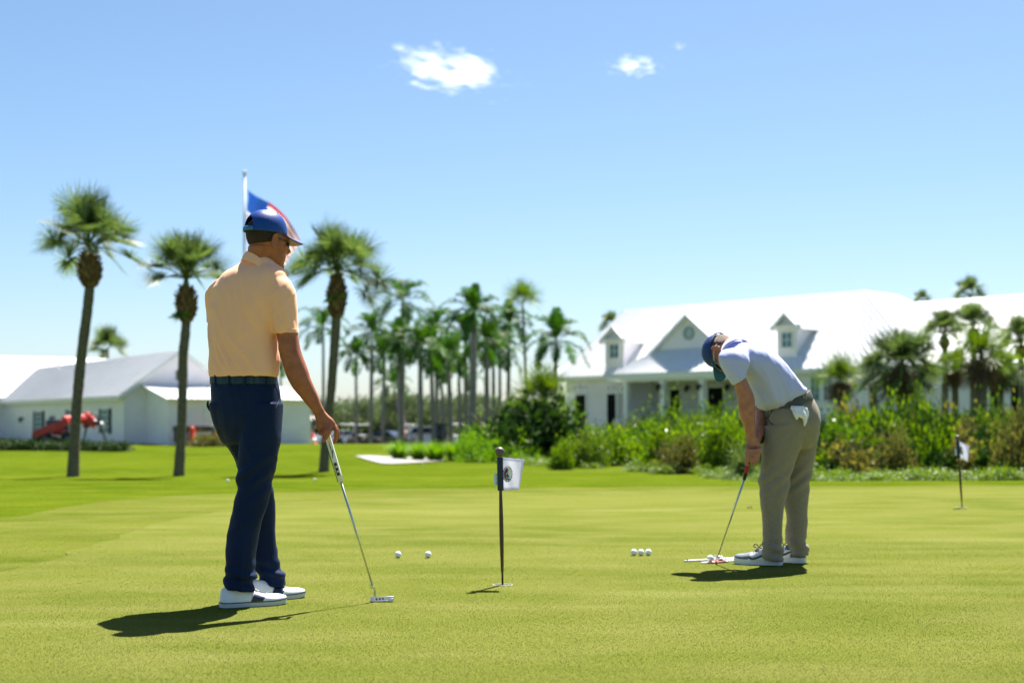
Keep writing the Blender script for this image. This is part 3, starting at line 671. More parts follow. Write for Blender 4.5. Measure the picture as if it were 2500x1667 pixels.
# ---------------- standing man in the peach polo
Y1 = 6.88
FL1 = G(640, 1472)
man1 = thing('person', 'man in peach orange polo, navy trousers and blue cap resting a hand on his putter', 'person', (FL1.x, FL1.y, 0))
HP1 = P(653, 591, 6.87); HM1 = frame(HP1, (math.sin(R(52)), math.cos(R(52)), -.15), (.05, .03, 1), 1.01)
torso1 = [(621,601,655,.060),(628,598,659,.065),(635,592,668,.070),(641,584,674,.073),(648,573,681,.076),(657,556,692,.088),(668,538,701,.102),(684,523,705,.115),(707,512,703,.125),(735,507.5,698,.13),(775,507,688,.13),(812,507.5,679,.128),(847,508,678,.125),(875,507.5,682,.125),(900,506.5,683,.127),(912,506.5,683,.127),(919,508,682,.125)]
T1 = [(r[1], r[0], r[2], r[0], Y1, r[3]) for r in torso1]
sleeveR = [(640,692,682,664,6.82,.06),(647,716,704,684,6.80,.066),(654,742,717,710,6.79,.07),(660,768,722.5,748,6.79,.07),(665,792,726,786,6.79,.068),(668,814,729,812,6.79,.066)]
sleeveL = [(530,682,560,684,6.96,.05),(513,697,560,700,6.98,.058),(504.5,713,560,714,7.0,.062),(503,735,558,738,7.02,.062),(505,765,556,768,7.04,.06),(506,789,552,789,7.06,.058)]
armR = [(668,788,720,786,6.79,.050),(675,815,727,812,6.785,.052),(681,850,733,848,6.78,.052),(688,880,742,876,6.775,.049),(695,906,752,902,6.775,.048),(704,928,758,922,6.775,.047),(717,950,768,945,6.78,.042),(732,968,777,966,6.785,.036),(747,986,784,985,6.79,.031),(759,1000,790,997,6.795,.027),(768,1013,796,1007,6.80,.022)]
handR = [(768,1012,796,1006,6.80,.022),(770,1022,803,1014,6.80,.021),(773,1034,812,1022,6.80,.02),(777,1045,819,1032,6.80,.018),(786,1052,820,1042,6.805,.013)]
def finger(mb, pts, rad, Yo=0):
    mb.tube([P(p[0], p[1], p[2]) for p in pts], rad, 12, sub=4)
    for p, r_ in ((pts[0], rad[0]), (pts[-1], rad[-1])): mb.ball(P(*p), r_, 10)
b1 = MB(); b1.merge(head_mb(), HM1)
nb, nt_ = P(632, 645, 6.87), HM1 @ Vector((0, -.032, -.03))
b1.ball(HM1 @ Vector((0, -.040, -.045)), (.050,.040,.05), 18); b1.loft([[p_+((nt_-nb)*t) for p_ in [Vector((nb.x+.060*math.cos(a), nb.y+.060*math.sin(a), nb.z)) for a in [2*math.pi*i/28 for i in range(28)]]] for t in (-.25, 0, .33, .66, 1)])
pairloft(T1, mb=b1, shrink=.93, skew=.35); pairloft(armR, mb=b1, n=28, e=.97); pairloft(handR, mb=b1, n=28, e=.85)
finger(b1, [(806,1036,6.79),(804,1052,6.775),(798,1066,6.785),(789,1076,6.81)], [.0115,.0105,.0095,.0075])
finger(b1, [(815,1036,6.80),(820,1052,6.79),(819.5,1068,6.80),(816,1081,6.815)], [.0110,.0100,.0090,.0072])
finger(b1, [(795,1040,6.785),(795,1052,6.775),(787,1058.5,6.785),(777,1055,6.80)], [.0115,.0105,.0095,.0075])
finger(b1, [(819,1040,6.815),(825,1054,6.82),(824,1068,6.83),(819,1077,6.84)], [.0105,.0095,.0085,.007])
finger(b1, [(776,1030,6.81),(781,1046,6.835),(790,1060,6.85),(799,1072,6.855)], [.0125,.0115,.0105,.0085])
# left arm folded in front of the belt, with its own five fingers
b1.tube([P(545,715,6.96), P(536,780,7.05), P(536,850,7.12)], [.046,.043,.038], 20, sub=3); b1.tube([P(532,850,7.10), P(570,885,7.15), P(612,905,7.17)], [.04,.036,.025], 20, sub=3); b1.ball(P(532,850,7.10), .041, 18)
b1.ball(P(628,910,7.18), (.045,.018,.04), 16)
for i in range(4): finger(b1, [(640,896+9*i,7.18),(655,898+9*i,7.185),(666,903+9*i,7.17)], [.0095,.009,.0075])
finger(b1, [(622,898,7.18),(634,884,7.19),(644,880,7.18)], [.011,.01,.008])
legN = [(598,985,688,985,6.86,.12),(592,1020,687.5,1020,6.85,.115),(588,1055,685,1053,6.84,.108),(585,1095,679,1091,6.83,.098),(583,1135,671.7,1134,6.82,.09),(581,1165,665,1165,6.815,.082),(578.6,1204,658,1202,6.81,.08),(570,1237,651,1237,6.805,.078),(562,1285,638,1280,6.80,.075),(556.5,1330,628,1325,6.795,.072),(552.7,1370,620,1360,6.79,.07),(549.5,1398,620,1392,6.785,.07),(545,1409,623,1406,6.785,.07),(548,1420,615,1414,6.785,.066),(547,1433,621,1431,6.785,.068),(548,1440,622,1440,6.785,.068)]
legF = [(513,985,600,985,6.93,.11),(514,1005,606,1010,6.94,.11),(524,1040,612,1043,6.95,.105),(543,1074,622,1076,6.97,.098),(563,1102,640,1104,6.99,.09),(580,1135,660,1135,7.01,.083),(588,1165,663.5,1165,7.03,.078),(592,1200,665,1200,7.05,.075),(598,1257,670.5,1257,7.07,.072),(606,1300,672,1297,7.08,.07),(615,1345,676.5,1343,7.085,.068),(622,1380,685,1381,7.09,.068),(628,1397,694,1399,7.09,.066),(634,1410,691,1408,7.09,.062),(635,1420,696,1422,7.09,.066),(637,1427,695,1428,7.09,.066)]
hips = [(510,917,679,917,6.9,.125),(510.5,938,681,936,6.9,.13),(511.5,958,685,958,6.9,.138),(512,985,687.5,985,6.9,.142),(514,1010,687.5,1010,6.9,.14),(524,1040,686,1040,6.9,.13),(540,1065,684,1062,6.9,.115),(556,1085,676,1082,6.9,.09)]
pairloft(hips, mb=b1, shrink=.92, skew=.3)
lN = [r for r in legN if r[1] < 1410]+[(565,1445,605,1445,6.80,.045)]; lF = [r for r in legF if r[1] < 1385]+[(645,1425,685,1425,7.09,.045)]
pairloft(lN, mb=b1, shrink=.82); pairloft(lF, mb=b1, shrink=.82)
part_me('body', remeshed(b1, .0042, 2), M_skin, man1)
# hair, cap, sunglasses
h = MB(); h.merge(hair_mb(), HM1); part('hair', h, M_hair, man1)
cap_parts(man1, HM1 @ Matrix.Translation((0, .0, .004)) @ Matrix.Rotation(R(5), 4, 'X'), M_capblue, M_capblue, M_under, M_strap, bill_len=.094, droop=.024)
glasses(man1, HM1, M_dark, M_lens)
# polo: torso, both sleeves and collar in one surface
s1 = MB(); pairloft(T1, mb=s1, skew=.35); pairloft(sleeveR, mb=s1, n=30); pairloft(sleeveL, mb=s1, n=30)
low = lambda c: (.35+.65*min(1, max(0, (1.62-c.z)/.45)))*(.25+.75*min(1, max(0, (c.z-1.10)/.07)))
fd1 = fold(.015, (.36, -.93), 17, 3, low); fd2 = fold(.004, (.8, .6), 12, 11)
me = remeshed(s1, .0055, 3, lambda c, n: fd1(c, n)+fd2(c, n)*.6)
shirt = part_me('polo_shirt', me, M_orange, man1)
m = MB()   # collar: a turned-down band round the neck
ring = []
for i in range(41):
    a = R(-285)+R(330)*i/40; t = i/40
    cxy = P(634, 640, 6.87); rx_, ry_ = .067, .072; lf_ = max(0, -math.cos(a)); fo_ = 1.14+.24*lf_**1.2
    zt = P(0, 616+42*((math.cos(a)+1)/2)**1.6, 6.87).z
    pt = Vector((cxy.x+rx_*math.cos(a), cxy.y+ry_*math.sin(a), zt)); pb_ = Vector((cxy.x+rx_*fo_*math.cos(a), cxy.y+ry_*1.2*math.sin(a), zt-.044-.003*math.cos(a)))
    mid_ = (pt+pb_)/2+Vector((math.cos(a), math.sin(a), 0))*.002
    ring.append([pt-Vector((math.cos(a),math.sin(a),0))*.003, pt+Vector((0,0,.002)), mid_, pb_, pb_-Vector((math.cos(a), math.sin(a), 0))*.006, pt-Vector((math.cos(a),math.sin(a),0))*.006-Vector((0,0,.03))])
m.loft(ring); part('collar', m, M_orange, shirt, angle=45)
m = MB(); pairloft([(667.2,806,728.4,804,6.79,.0675),(668.2,811,729,809.5,6.79,.0672),(668.6,814.5,729.3,813,6.79,.0665)], mb=m, n=30); part('cuff', m, M_orange, shirt)
# trousers
t1 = MB(); pairloft(hips, mb=t1, skew=.3); pairloft(legN, mb=t1, n=34); pairloft(legF, mb=t1, n=34)
pass
fa = fold(.0105, (.75, .62), 12, 5, lambda c: .45+.55*min(1, abs(c.z-.95)*3)); fb_ = fold(.006, (.15, -1), 17, 9)
fk = lambda c, n: .006*math.sin(c.z*95+c.x*30)*math.exp(-((c.z-.13)/.07)**2)+.006*math.sin(c.z*70-c.x*60)*math.exp(-((c.z-.60)/.07)**2)
me = remeshed(t1, .0055, 2, lambda c, n: fa(c, n)*.7+fb_(c, n)*.7+fk(c, n)); tro = part_me('trousers', me, M_navy, man1)
m = MB()   # back pocket welt, button, side pocket mouths
def stitched(mb, pts, r=.0018): mb.tube([P(*p) for p in pts], r, 6)
def on_back(px, py, me_o=None): return (px, py, 6.9)
part_pock = MB()
dg = bpy.context.evaluated_depsgraph_get()
def hit(o, px, py):
    """point of a mesh first met by the ray of a pixel"""
    org = Vector((0, 0, CAMZ))-o.matrix_world.translation; 
    d = Vector(((px-1250)/F_PX, 1, -(py-HZ)/F_PX)).normalized()
    rl = root_loc(o); ok_, l, n_, i_ = o.ray_cast(Vector((0,0,CAMZ))-rl, d)
    return (l+rl, n_) if ok_ else (P(px, py, 7), Vector((0,-1,0)))
def line_on(o, pts, r, mb, lift=.001, k=6):
    q_ = crs([Vector((p[0], p[1], 0)) for p in pts], k); out = []
    for p in q_: l, n_ = hit(o, p.x, p.y); out.append(l+n_*lift)
    mb.tube(out, r, 6)
bpy.context.view_layer.update()
line_on(tro, [(562,962),(580,960.5),(605,959),(628,957)], .0014, part_pock); line_on(tro, [(562,965),(562,960)], .0018, part_pock, k=3); line_on(tro, [(628,960),(628,955)], .0018, part_pock, k=3)
line_on(tro, [(592,970),(593,982)], .002, part_pock, k=3); line_on(tro, [(627,946),(629,948)], .004, part_pock, k=2)
line_on(tro, [(664,927),(676,950),(681,975),(671,1000)], .0014, part_pock); part('pocket', part_pock, mat('deep navy piping', (.003,.005,.014), .7), tro)
m = MB(); m.tube([P(508,978,6.93), P(507,990,6.925), P(513,1003,6.93)], [.004,.006,.004], 8, sub=3); part('pocket_flap', m, M_navy, tro)
# belt with loops
def belt(root, rows, mb_, n=56, out=.004, th=.0):
    pairloft(rows, n=n, mb=mb_, k=2, skew=.3); return mb_
M_belt = mat('woven teal navy belt', (.004,.014,.035), .6, .3, nscale=70, namt=.5, col2=(.02,.055,.09), stretch=(1,1,.12))
m = belt(man1, [(508.5,917,680.5,917.5,6.9,.131),(508,921,681,922,6.9,.134),(508.5,934,682,935,6.9,.1365),(509.5,938.5,682,939,6.9,.134)], MB()); bo_ = part('belt', m, M_belt, man1)
bpy.context.view_layer.update()
for bx in (526, 560, 599, 650):
    m = MB(); l, n_ = hit(bo_, bx, 928); 
    m.bevbox(l+n_*.002, (.011, .006, .055), .002, Matrix.Rotation(math.atan2(n_.y, n_.x)+math.pi/2, 3, 'Z')); part('belt_loop', m, M_navy, tro)

def shoe(root, heel, direc, length, width, sty, mir=1):
    """shoe at heel point on the ground, pointing along direc"""
    d = Vector((direc[0], direc[1], 0)).normalized(); r = Vector((d.y, -d.x, 0)); H = Vector((heel[0], heel[1], 0))
    W_ = lambda x, y, z: H+r*x+d*y+Vector((0, 0, z))
    L, wd = length, width/2
    def hw(t): return wd*(.70+.10*math.sin(t*3.1)+.26*math.exp(-((t-.68)/.2)**2))*(1 if t < .8 else max(.0, 1-((t-.8)/.2)**2.6))**.5*(min(1, (t+.02)/.07)**.5)
    def cx(t): return mir*.010*math.sin((t-.25)*3.4)
    ts = [0, .015, .04, .08, .14, .2, .28, .36, .44, .52, .6, .68, .76, .84, .9, .95, .98, 1.0]
    spring = lambda t: max(0, t-.72)**2*.28*L*1.0
    n = 28; st = sty['sole_h']
    def outline(z0, z1, grow, mb):
        rings = []
        for z in (z0, z1):
            pts = [W_(cx(t)+hw(t)+grow, L*t+(grow if t > .95 else -grow if t < .03 else 0), z+spring(t)) for t in ts]+[W_(cx(t)-hw(t)-grow, L*t+(grow if t > .95 else -grow if t < .03 else 0), z+spring(t)) for t in ts[::-1]]
            rings.append(pts)
        mb.loft(rings)
    so_ = MB(); outline(.002, st*.82, .0015, so_); 
    up_ = MB(); rings = []
    top = sty['top']
    for t in ts:
        h = np.interp(t, [q_[0] for q_ in top], [q_[1] for q_ in top]); ww = hw(t); row = []
        for j in range(n):
            a = 2*math.pi*j/n; c, s = math.cos(a), math.sin(a)
            z = st+spring(t)+(h-st)*max(0, s)**.85-.004*(s < 0)
            x = cx(t)+ww*math.copysign(abs(c)**.72, c)*(1-.42*max(0, s)**2*(1 if t < .6 else .5))
            row.append(W_(x, L*t, z))
        rings.append(row)
    up_.loft(rings)
    o = part('shoe', up_, sty['upper'], root); o.modifiers.new('ss', 'SUBSURF').levels = 1; o.modifiers['ss'].render_levels = 1
    part('sole', so_, sty['sole'], o, True, angle=40)
    if sty.get('line'):
        l_ = MB(); outline(st*.82, st*1.0, .0025, l_); part('welt', l_, sty['line'], o, True, angle=40)
    return o, W_, hw, cx, rings, ts, n
sty1 = dict(sole_h=.026, top=[(0,.085),(.05,.098),(.2,.105),(.34,.098),(.46,.078),(.6,.062),(.8,.052),(.92,.046),(1,.030)], upper=M_white, sole=M_sole, line=M_band)
for (hx, hy, name_) in ((-1.376, 6.735, 'n'), (-1.315, 6.975, 'f')):
    dv = (.835, .55)
    o, W_, hw, cx, rings, ts, n = shoe(man1, (hx, hy), dv, .330, .104, sty1, 1 if name_ == 'n' else -1)
    m = MB(); sel = []
    for t in (.50, .54, .58, .62, .66):   # navy saddle slanting back to the sole
        row = []
        for j in range(29):
            a = R(-8)+R(196)*j/28; c, s = math.cos(a), math.sin(a); tt = t+.0-.10*(1-max(0, s))+.0
            h_ = np.interp(tt, [q_[0] for q_ in sty1['top']], [q_[1] for q_ in sty1['top']]); st = sty1['sole_h']
            z = st+max(0, tt-.72)**2*.086+(h_-st)*max(0, s)**.85+.0012; x = cx(tt)+(hw(tt)+.0015)*math.copysign(abs(c)**.72, c)*(1-.42*max(0, s)**2*(1 if tt < .6 else .8)); row.append(W_(x, .330*tt, z))
        sel.append(row)
    m.loft(sel, closed=False); sd = part('saddle', m, M_band, o)
    m = MB()
    for side in (0,):
        row = []
        for j in range(29):
            a = R(-8)+R(196)*j/28; c, s = math.cos(a), math.sin(a); tt = .495-.10*(1-max(0, s)); h_ = np.interp(tt, [q_[0] for q_ in sty1['top']], [q_[1] for q_ in sty1['top']]); st = sty1['sole_h']
            row.append(W_(cx(tt)+(hw(tt)+.0015)*math.copysign(abs(c)**.72, c)*(1-.42*max(0, s)**2), .330*tt, st+(h_-st)*max(0, s)**.85+.0012))
        m.tube(row, .0012, 5)
    part('piping', m, mat('maroon piping', (.12,.01,.02), .5), o)
    m = MB()
    for i in range(4): m.tube([W_(cx(.5)-.016, .330*(.44+i*.035), .087-i*.006), W_(cx(.5), .330*(.445+i*.035), .092-i*.006), W_(cx(.5)+.016, .330*(.44+i*.035), .087-i*.006)], .0022, 6)
    part('laces', m, M_white, o)
    m = MB()
    for i in range(5):
        for s_ in (-.02, .02): m.tube([W_(s_+cx(.7), .330*(.55+.085*i), .0), W_(s_+cx(.7), .330*(.55+.085*i), .012+max(0,.55+.085*i-.72)**2*.086)], [.004,.007], 8)
    part('cleats', m, M_blackr, o)['kind'] = 'stuff'

# ---------------- his putter
PG = [P(790, 1036, 6.83), P(802.8, 1078.6, 6.845), P(818, 1127, 6.865), P(832, 1175, 6.885)]
pr = thing('putter', 'upright steel putter with fat white grip under the hand of the man in peach', 'golf club', (G(925, 1470).x, G(925, 1470).y, 0))
ax = (PG[-1]-PG[0]).normalized(); rt = ax.cross(Vector((0,1,0))).normalized(); rt = -rt if rt.x < 0 else rt; fw = ax.cross(rt)
fw = -fw if fw.y > 0 else fw
def gripbox(mb, k0, k1, w0, w1, d, e=.55, n=24):
    rg = []
    for i in range(7):
        t = i/6; c = PG[0].lerp(PG[-1], k0+(k1-k0)*t); a_ = w0+(w1-w0)*t
        rg.append([c+rt*a_*math.copysign(abs(math.cos(q_))**e, math.cos(q_))+fw*d*math.copysign(abs(math.sin(q_))**e, math.sin(q_)) for q_ in [2*math.pi*j/n for j in range(n)]])
    mb.loft(rg)
m = MB(); gripbox(m, .0, 1.0, .0165, .0135, .0135); gp_ = part('grip', m, mat('white rubber grip', (.72,.74,.72), .6, bump=.3, bscale=900), pr)
m = MB()
def gpt(u, v): return PG[0].lerp(PG[-1], v)+rt*u*(.0165-.003*v)+fw*.0142
for v0, v1, u0, u1_ in ((.64,.668,-.4,.62), (.668,.70,-.4,-.12), (.668,.70,.2,.62)): pass
def gq(pts): m.add([gpt(*p) for p in pts], [tuple(range(len(pts)))])
gq([(-.98,.02),(-.78,.02),(-.78,.99),(-.98,.99)])
for v in (.66, .745, .83): gq([(-.42,v),(.55,v),(.55,v+.055),(-.42,v+.055)])
gq([(-.42,.66),(-.2,.66),(-.2,.885),(-.42,.885)])
gq([(.05,.30),(.2,.28),(.25,.40),(-.05,.52),(-.1,.48),(.12,.39)]); gq([(.55,.42),(.62,.46),(-.2,.585),(-.25,.555)]); gq([(-.2,.33),(-.12,.33),(.1,.44),(.03,.46)])
part('grip_print', m, M_dark, gp_, False, fixn=False)
m = MB(); hs0 = P(909, 1428, 6.955); m.tube([PG[-1]-ax*.004, hs0], [.0062, .0046], 12); part('shaft', m, M_chrome, pr)
for t in ():
    pass
hd = MB(); Yh = 6.975
ph = lambda px, py, dy=0: P(px, py, Yh+dy)
hd.tube([ph(906.5,1424,-.015), ph(908,1436,-.01)], .0085, 12); hd.tube([ph(908,1433,-.01), ph(914,1436,-.005), ph(915,1446), ph(914.5,1460)], [.0055,.0062,.0055,.0065], 12, sub=3)
# blade: long low bar with bumpers and a milled flange
bl_, br_ = ph(903.5, 1465), ph(962, 1462.5); bd = (br_-bl_).normalized(); bn = Vector((bd.y, -bd.x, 0)).normalized()
Mx = Matrix((( bd.x, bn.x, 0), (bd.y, bn.y, 0), (bd.z, bn.z, 1)))
cen = (bl_+br_)/2; BL = (br_-bl_).length
hd.bevbox((cen.x, cen.y, .014), (BL, .010, .022), .003, Mx); hd.bevbox(Vector((cen.x, cen.y, .006))+bn*.012, (BL*.98, .018, .008), .003, Mx)
for s in (-1, 1): hd.bevbox(Vector((cen.x, cen.y, .010))+bn*.010+bd*s*BL*.38, (BL*.2, .02, .014), .003, Mx)
hh = part('head', hd, M_steel, pr, angle=40)
for i in range(3):
    m = MB(); c = Vector((cen.x, cen.y, .0155))+bd*(-.026+i*.0155)*1.0+bn*.0052; m.tube([c, c+bn*.0016], [.0044,.0040], 14); part('red_dot', m, mat('red enamel', (.22,.01,.015), .4), hh)
m = MB()
for i in range(4): c = ph(915.6, 1439+i*4.4, -.0); m.box(c+Vector((0,-.006,0)), (.004,.002,.005))
part('hosel_mark', m, M_dark, hh, False)

# ---------------- bending man in the pale blue polo
FL2 = G(1880, 1378)
man2 = thing('person', 'man bent over his putt in pale blue polo, khaki trousers and navy cap', 'person', (FL2.x, FL2.y, 0))
HP2 = P(1768, 860, 8.86)
HM2 = frame(HP2, (-.12, -.16, -.97), (-.66, .70, .0), 1.04)
T2 = [(1869,1004,1971,953,8.78,.138),(1862,1000,1968,945,8.78,.152),(1850,992,1963,944,8.78,.165),(1839,965,1949,928,8.78,.178),(1828,938,1931,906,8.78,.19),(1812,922,1909,879,8.78,.2),(1794,908,1881,856,8.78,.205),(1777,892,1852,841.5,8.78,.19),(1766,877,1822,836,8.78,.15),(1766,862,1803,833.5,8.79,.10),(1762,853,1790,833.5,8.80,.07)]
slN = [(1782,852,1822,846,8.66,.06),(1764,856,1827,866,8.60,.068),(1756,868,1829,884,8.575,.07),(1757,884,1827,900,8.57,.07),(1768,906,1824,911,8.57,.066),(1780,925,1822,917,8.57,.063),(1789,938.5,1821.5,920.5,8.57,.06)]
slF = [(1775,870,1815,870,8.92,.06),(1778,895,1818,895,8.98,.062),(1790,925,1828,920,8.99,.06)]
aN = [(1780,918,1820,908,8.57,.045),(1790,936,1820.5,920,8.57,.048),(1797,955,1832,946,8.57,.049),(1800.5,975,1841,968,8.572,.048),(1802.5,995,1843.5,990,8.575,.046),(1808,1018,1843.7,1016,8.58,.043),(1816,1042,1843.7,1041,8.59,.034),(1821.5,1062,1845,1062,8.60,.028),(1822.5,1072,1850,1070,8.605,.024)]
hN = [(1822,1070,1851,1069,8.605,.024),(1821.5,1082,1855,1082,8.605,.022),(1821,1096,1856,1094,8.61,.018),(1823,1108,1853,1104,8.62,.014)]
b2 = MB(); b2.merge(head_mb(), HM2); nt2 = HM2 @ Vector((0, -.03, -.04)); nb2 = P(1792, 858, 8.79)
b2.tube([nb2, (nb2+nt2)/2+Vector((0,0,.005)), nt2], [.066, .060, .058], 24); b2.ball(nt2, .058, 20)
pairloft(T2, mb=b2, shrink=.92); pairloft(aN, mb=b2, n=28, e=.97); pairloft(hN, mb=b2, n=28, e=.85)
b2.tube([P(1797,885,8.96), P(1812,935,9.0), P(1845,975,8.97)], [.05,.045,.04], 20, sub=3); b2.ball(P(1845,975,8.97), .042, 16)
b2.tube([P(1845,975,8.97), P(1860,1005,8.90), P(1858,1035,8.80), P(1850,1064,8.70), P(1843,1085,8.65)], [.04,.044,.038,.029,.024], 20, sub=4)
b2.ball(P(1838,1104,8.66), (.036,.022,.042), 18)     # rear palm
for i, (y0, xe) in enumerate(((1092,1826),(1101.5,1825),(1110.5,1826),(1118.5,1829))):   # near hand fingers wrap across the grip
    finger(b2, [(1851-i*.8,y0-5,8.60),(1855.5-i*1.5,y0+2,8.585),(1848-i,y0+6,8.565),(1837,y0+7,8.565),(xe,y0+5,8.585)], [.0105,.0105,.0102,.0098,.0085])
finger(b2, [(1826,1084,8.60),(1825.5,1100,8.583),(1827,1115,8.58),(1829,1124,8.587)], [.0125,.0118,.011,.009])
for i, y0 in enumerate((1106,1114,1121.5,1129)):           # lower hand
    finger(b2, [(1826,y0-7,8.66),(1822.5,y0-2,8.64),(1822,y0+3,8.61),(1827,y0+5.5,8.60)], [.0105,.0105,.010,.0085])
finger(b2, [(1845,1112,8.63),(1847,1121,8.60),(1844,1130,8.59),(1836,1132,8.59)], [.0115,.0115,.011,.009])
pN = [(1866,1040,1975,1030,8.74,.125),(1861.5,1083,1966,1066,8.735,.115),(1859.5,1129,1940,1128,8.73,.1),(1855,1168,1929,1172,8.725,.09),(1855.5,1202,1922,1200,8.72,.084),(1856.5,1230,1914,1228,8.72,.078),(1862,1257,1911,1255,8.72,.074),(1864,1290,1909,1290,8.72,.072),(1863.5,1320,1909,1325,8.72,.07),(1862.5,1342,1910,1346,8.72,.072),(1864,1358,1911,1360,8.72,.073),(1868,1366,1911,1368,8.72,.074)]
pF = [(1885,1035,2002,1025,8.93,.12),(1896,1070,1998,1064,8.93,.115),(1905,1100,1991,1098,8.93,.105),(1911,1135,1985,1135,8.925,.096),(1913,1165,1979,1165,8.92,.09),(1914,1202,1974,1202,8.915,.084),(1916,1235,1971,1243,8.91,.078),(1921,1267,1969,1285,8.905,.074),(1919,1301,1968,1305,8.90,.072),(1922,1325,1967,1322,8.90,.072),(1927,1338,1973,1337,8.90,.074),(1932,1346,1974,1345,8.90,.074),(1931,1354,1974,1353,8.90,.072)]
h2 = [(1869,1017,1981,968,8.82,.155),(1869,1026,1989,980,8.82,.165),(1867,1042,1998,1002,8.82,.175),(1864,1062,2002,1024,8.82,.178),(1862,1080,2001,1042,8.82,.17),(1861,1096,1996,1066,8.82,.15),(1864,1110,1985,1090,8.82,.12)]
pairloft(h2, mb=b2, shrink=.9); pairloft(pN[:-3]+[(1874,1362,1898,1362,8.74,.042)], mb=b2, shrink=.8); pairloft(pF[:-3]+[(1930,1365,1962,1365,8.91,.045)], mb=b2, shrink=.8)
part_me('body', remeshed(b2, .0045, 2), M_skin2, man2)
h = MB(); h.merge(hair_mb(-.036), HM2); part('hair', h, M_hair2, man2)
cap_parts(man2, HM2 @ Matrix.Rotation(R(0), 4, 'X'), M_capnavy, M_capteal, M_capteal, M_capnavy, bill_len=.088, droop=.008)
glasses(man2, HM2, mat('pale grey frame', (.4,.42,.45), .4), M_dark)
s2 = MB(); pairloft(T2, mb=s2); pairloft(slN, mb=s2, n=30); pairloft(slF, mb=s2, n=30)
fd1 = fold(.012, (.62, -.78), 15, 21, lambda c: .25+.75*min(1, max(0, (1.28-c.z)/.22))); fd2 = fold(.004, (.2, -1), 24, 31)
me = remeshed(s2, .006, 3, lambda c, n: fd1(c, n)+fd2(c, n)*.5); shirt2 = part_me('polo_shirt', me, M_blue, man2)
m = MB(); c_ = P(1790, 852, 8.79); cd = (nt2-nb2).normalized(); e1 = cd.cross(Vector((0,1,0))).normalized(); e2 = cd.cross(e1); ring = []
for i in range(37):
    a = 2*math.pi*i/36; p = c_+(e1*math.cos(a)+e2*math.sin(a))*.072; q_ = c_-cd*.052+(e1*math.cos(a)+e2*math.sin(a))*.094; ring.append([p+cd*.012, p+cd*.014+(e1*math.cos(a)+e2*math.sin(a))*.003, q_+(e1*math.cos(a)+e2*math.sin(a))*.004, q_])
m.loft(ring); part('collar', m, M_blue, shirt2)
t2 = MB(); pairloft(h2, mb=t2); pairloft(pN, mb=t2, n=34); pairloft(pF, mb=t2, n=34)
t2.ball(P(1930,1030,8.70), (.13,.08,.12), 20); t2.ball(P(1965,1022,8.92), (.095,.1,.12), 20)
fa = fold(.005, (.7, .7), 11, 45); fb_ = fold(.006, (.12, -1), 12, 49)
fk2 = lambda c, n: .006*math.sin(c.z*90+c.x*30)*math.exp(-((c.z-.1)/.07)**2)+.006*math.sin(c.z*70-c.x*60)*math.exp(-((c.z-.52)/.08)**2)
me = remeshed(t2, .006, 2, lambda c, n: fa(c, n)*.6+fb_(c, n)*.7+fk2(c, n)); tro2 = part_me('trousers', me, M_khaki, man2)
M_belt2 = mat('grey brown belt', (.09,.075,.06), .6, .2, nscale=14, namt=.3, col2=(.07,.10,.08), stretch=(1,1,1))
m = MB(); pairloft([(1867,1004,1974.5,952,8.81,.152),(1865.5,1006,1976.5,953,8.81,.160),(1867,1020,1983.5,969,8.81,.170),(1869,1022,1983,971,8.81,.165)], n=56, k=2, mb=m); bo2 = part('belt', m, M_belt2, man2)
bpy.context.view_layer.update()
for bx, by in ((1881,1000),(1913,985),(1962,967),(1967,968)):
    m = MB(); l, n_ = hit(bo2, bx, by); m.bevbox(l+n_*.003, (.010,.006,.05), .002, Matrix.Rotation(math.atan2(n_.y, n_.x)+math.pi/2, 3, 'Z')); part('belt_loop', m, M_khaki, tro2)
m = MB(); line_on(tro2, [(1872,1018),(1880,1030),(1888,1036)], .004, m); line_on(tro2, [(1925,992),(1945,985),(1968,980)], .0016, m); part('pocket', m, mat('painted pocket shadow', (.05,.045,.035), .8), tro2)  # shadow of the pocket mouths, drawn as dark lines on the trousers
# glove hanging from the back pocket
gl = MB(); bpy.context.view_layer.update()
def gp2(px, py, off=.012): l, n_ = hit(tro2, px, py); return l+Vector((0,-off,0))
gl.tube([gp2(1930,994), gp2(1945,999,.02), gp2(1962,996,.014)], [.012,.022,.014], 12, sub=3)
gl.tube([gp2(1938,1000,.014), gp2(1941,1012,.02), gp2(1945,1024,.016)], [.016,.014,.007], 12, sub=3)
gl.tube([gp2(1952,998,.018), gp2(1959,1012,.022), gp2(1964,1026,.02), gp2(1962,1040,.014)], [.02,.018,.014,.005], 12, sub=3)
gl.tube([gp2(1964,996,.014), gp2(1969,1010,.016), gp2(1969,1022,.014)], [.013,.012,.006], 12, sub=3)
gl.tube([gp2(1945,1000,.02), gp2(1950,1012,.024), gp2(1955,1020,.02)], [.015,.012,.006], 12, sub=3)
me = remeshed(gl, .004, 2); me.materials.append(mat('white glove leather', (.75,.77,.8), .6, bump=.3, bscale=300)); og = put(me, 'glove', None)
tag(og, 'white golf glove hanging out of the khaki trousers back pocket', 'glove')
m = MB(); wc = P(1852.5,1071,8.72); wd_ = (P(1850,1064,8.70)-P(1858,1035,8.80)).normalized(); e1 = wd_.cross(Vector((0,1,0))).normalized(); e2 = wd_.cross(e1)
m.loft([[wc+wd_*h_+(e1*math.cos(a)+e2*math.sin(a))*r_ for a in [2*math.pi*i/20 for i in range(20)]] for h_, r_ in ((-.010,.030),(-.008,.034),(.008,.034),(.010,.030))]); part('wristwatch', m, M_dark, man2)
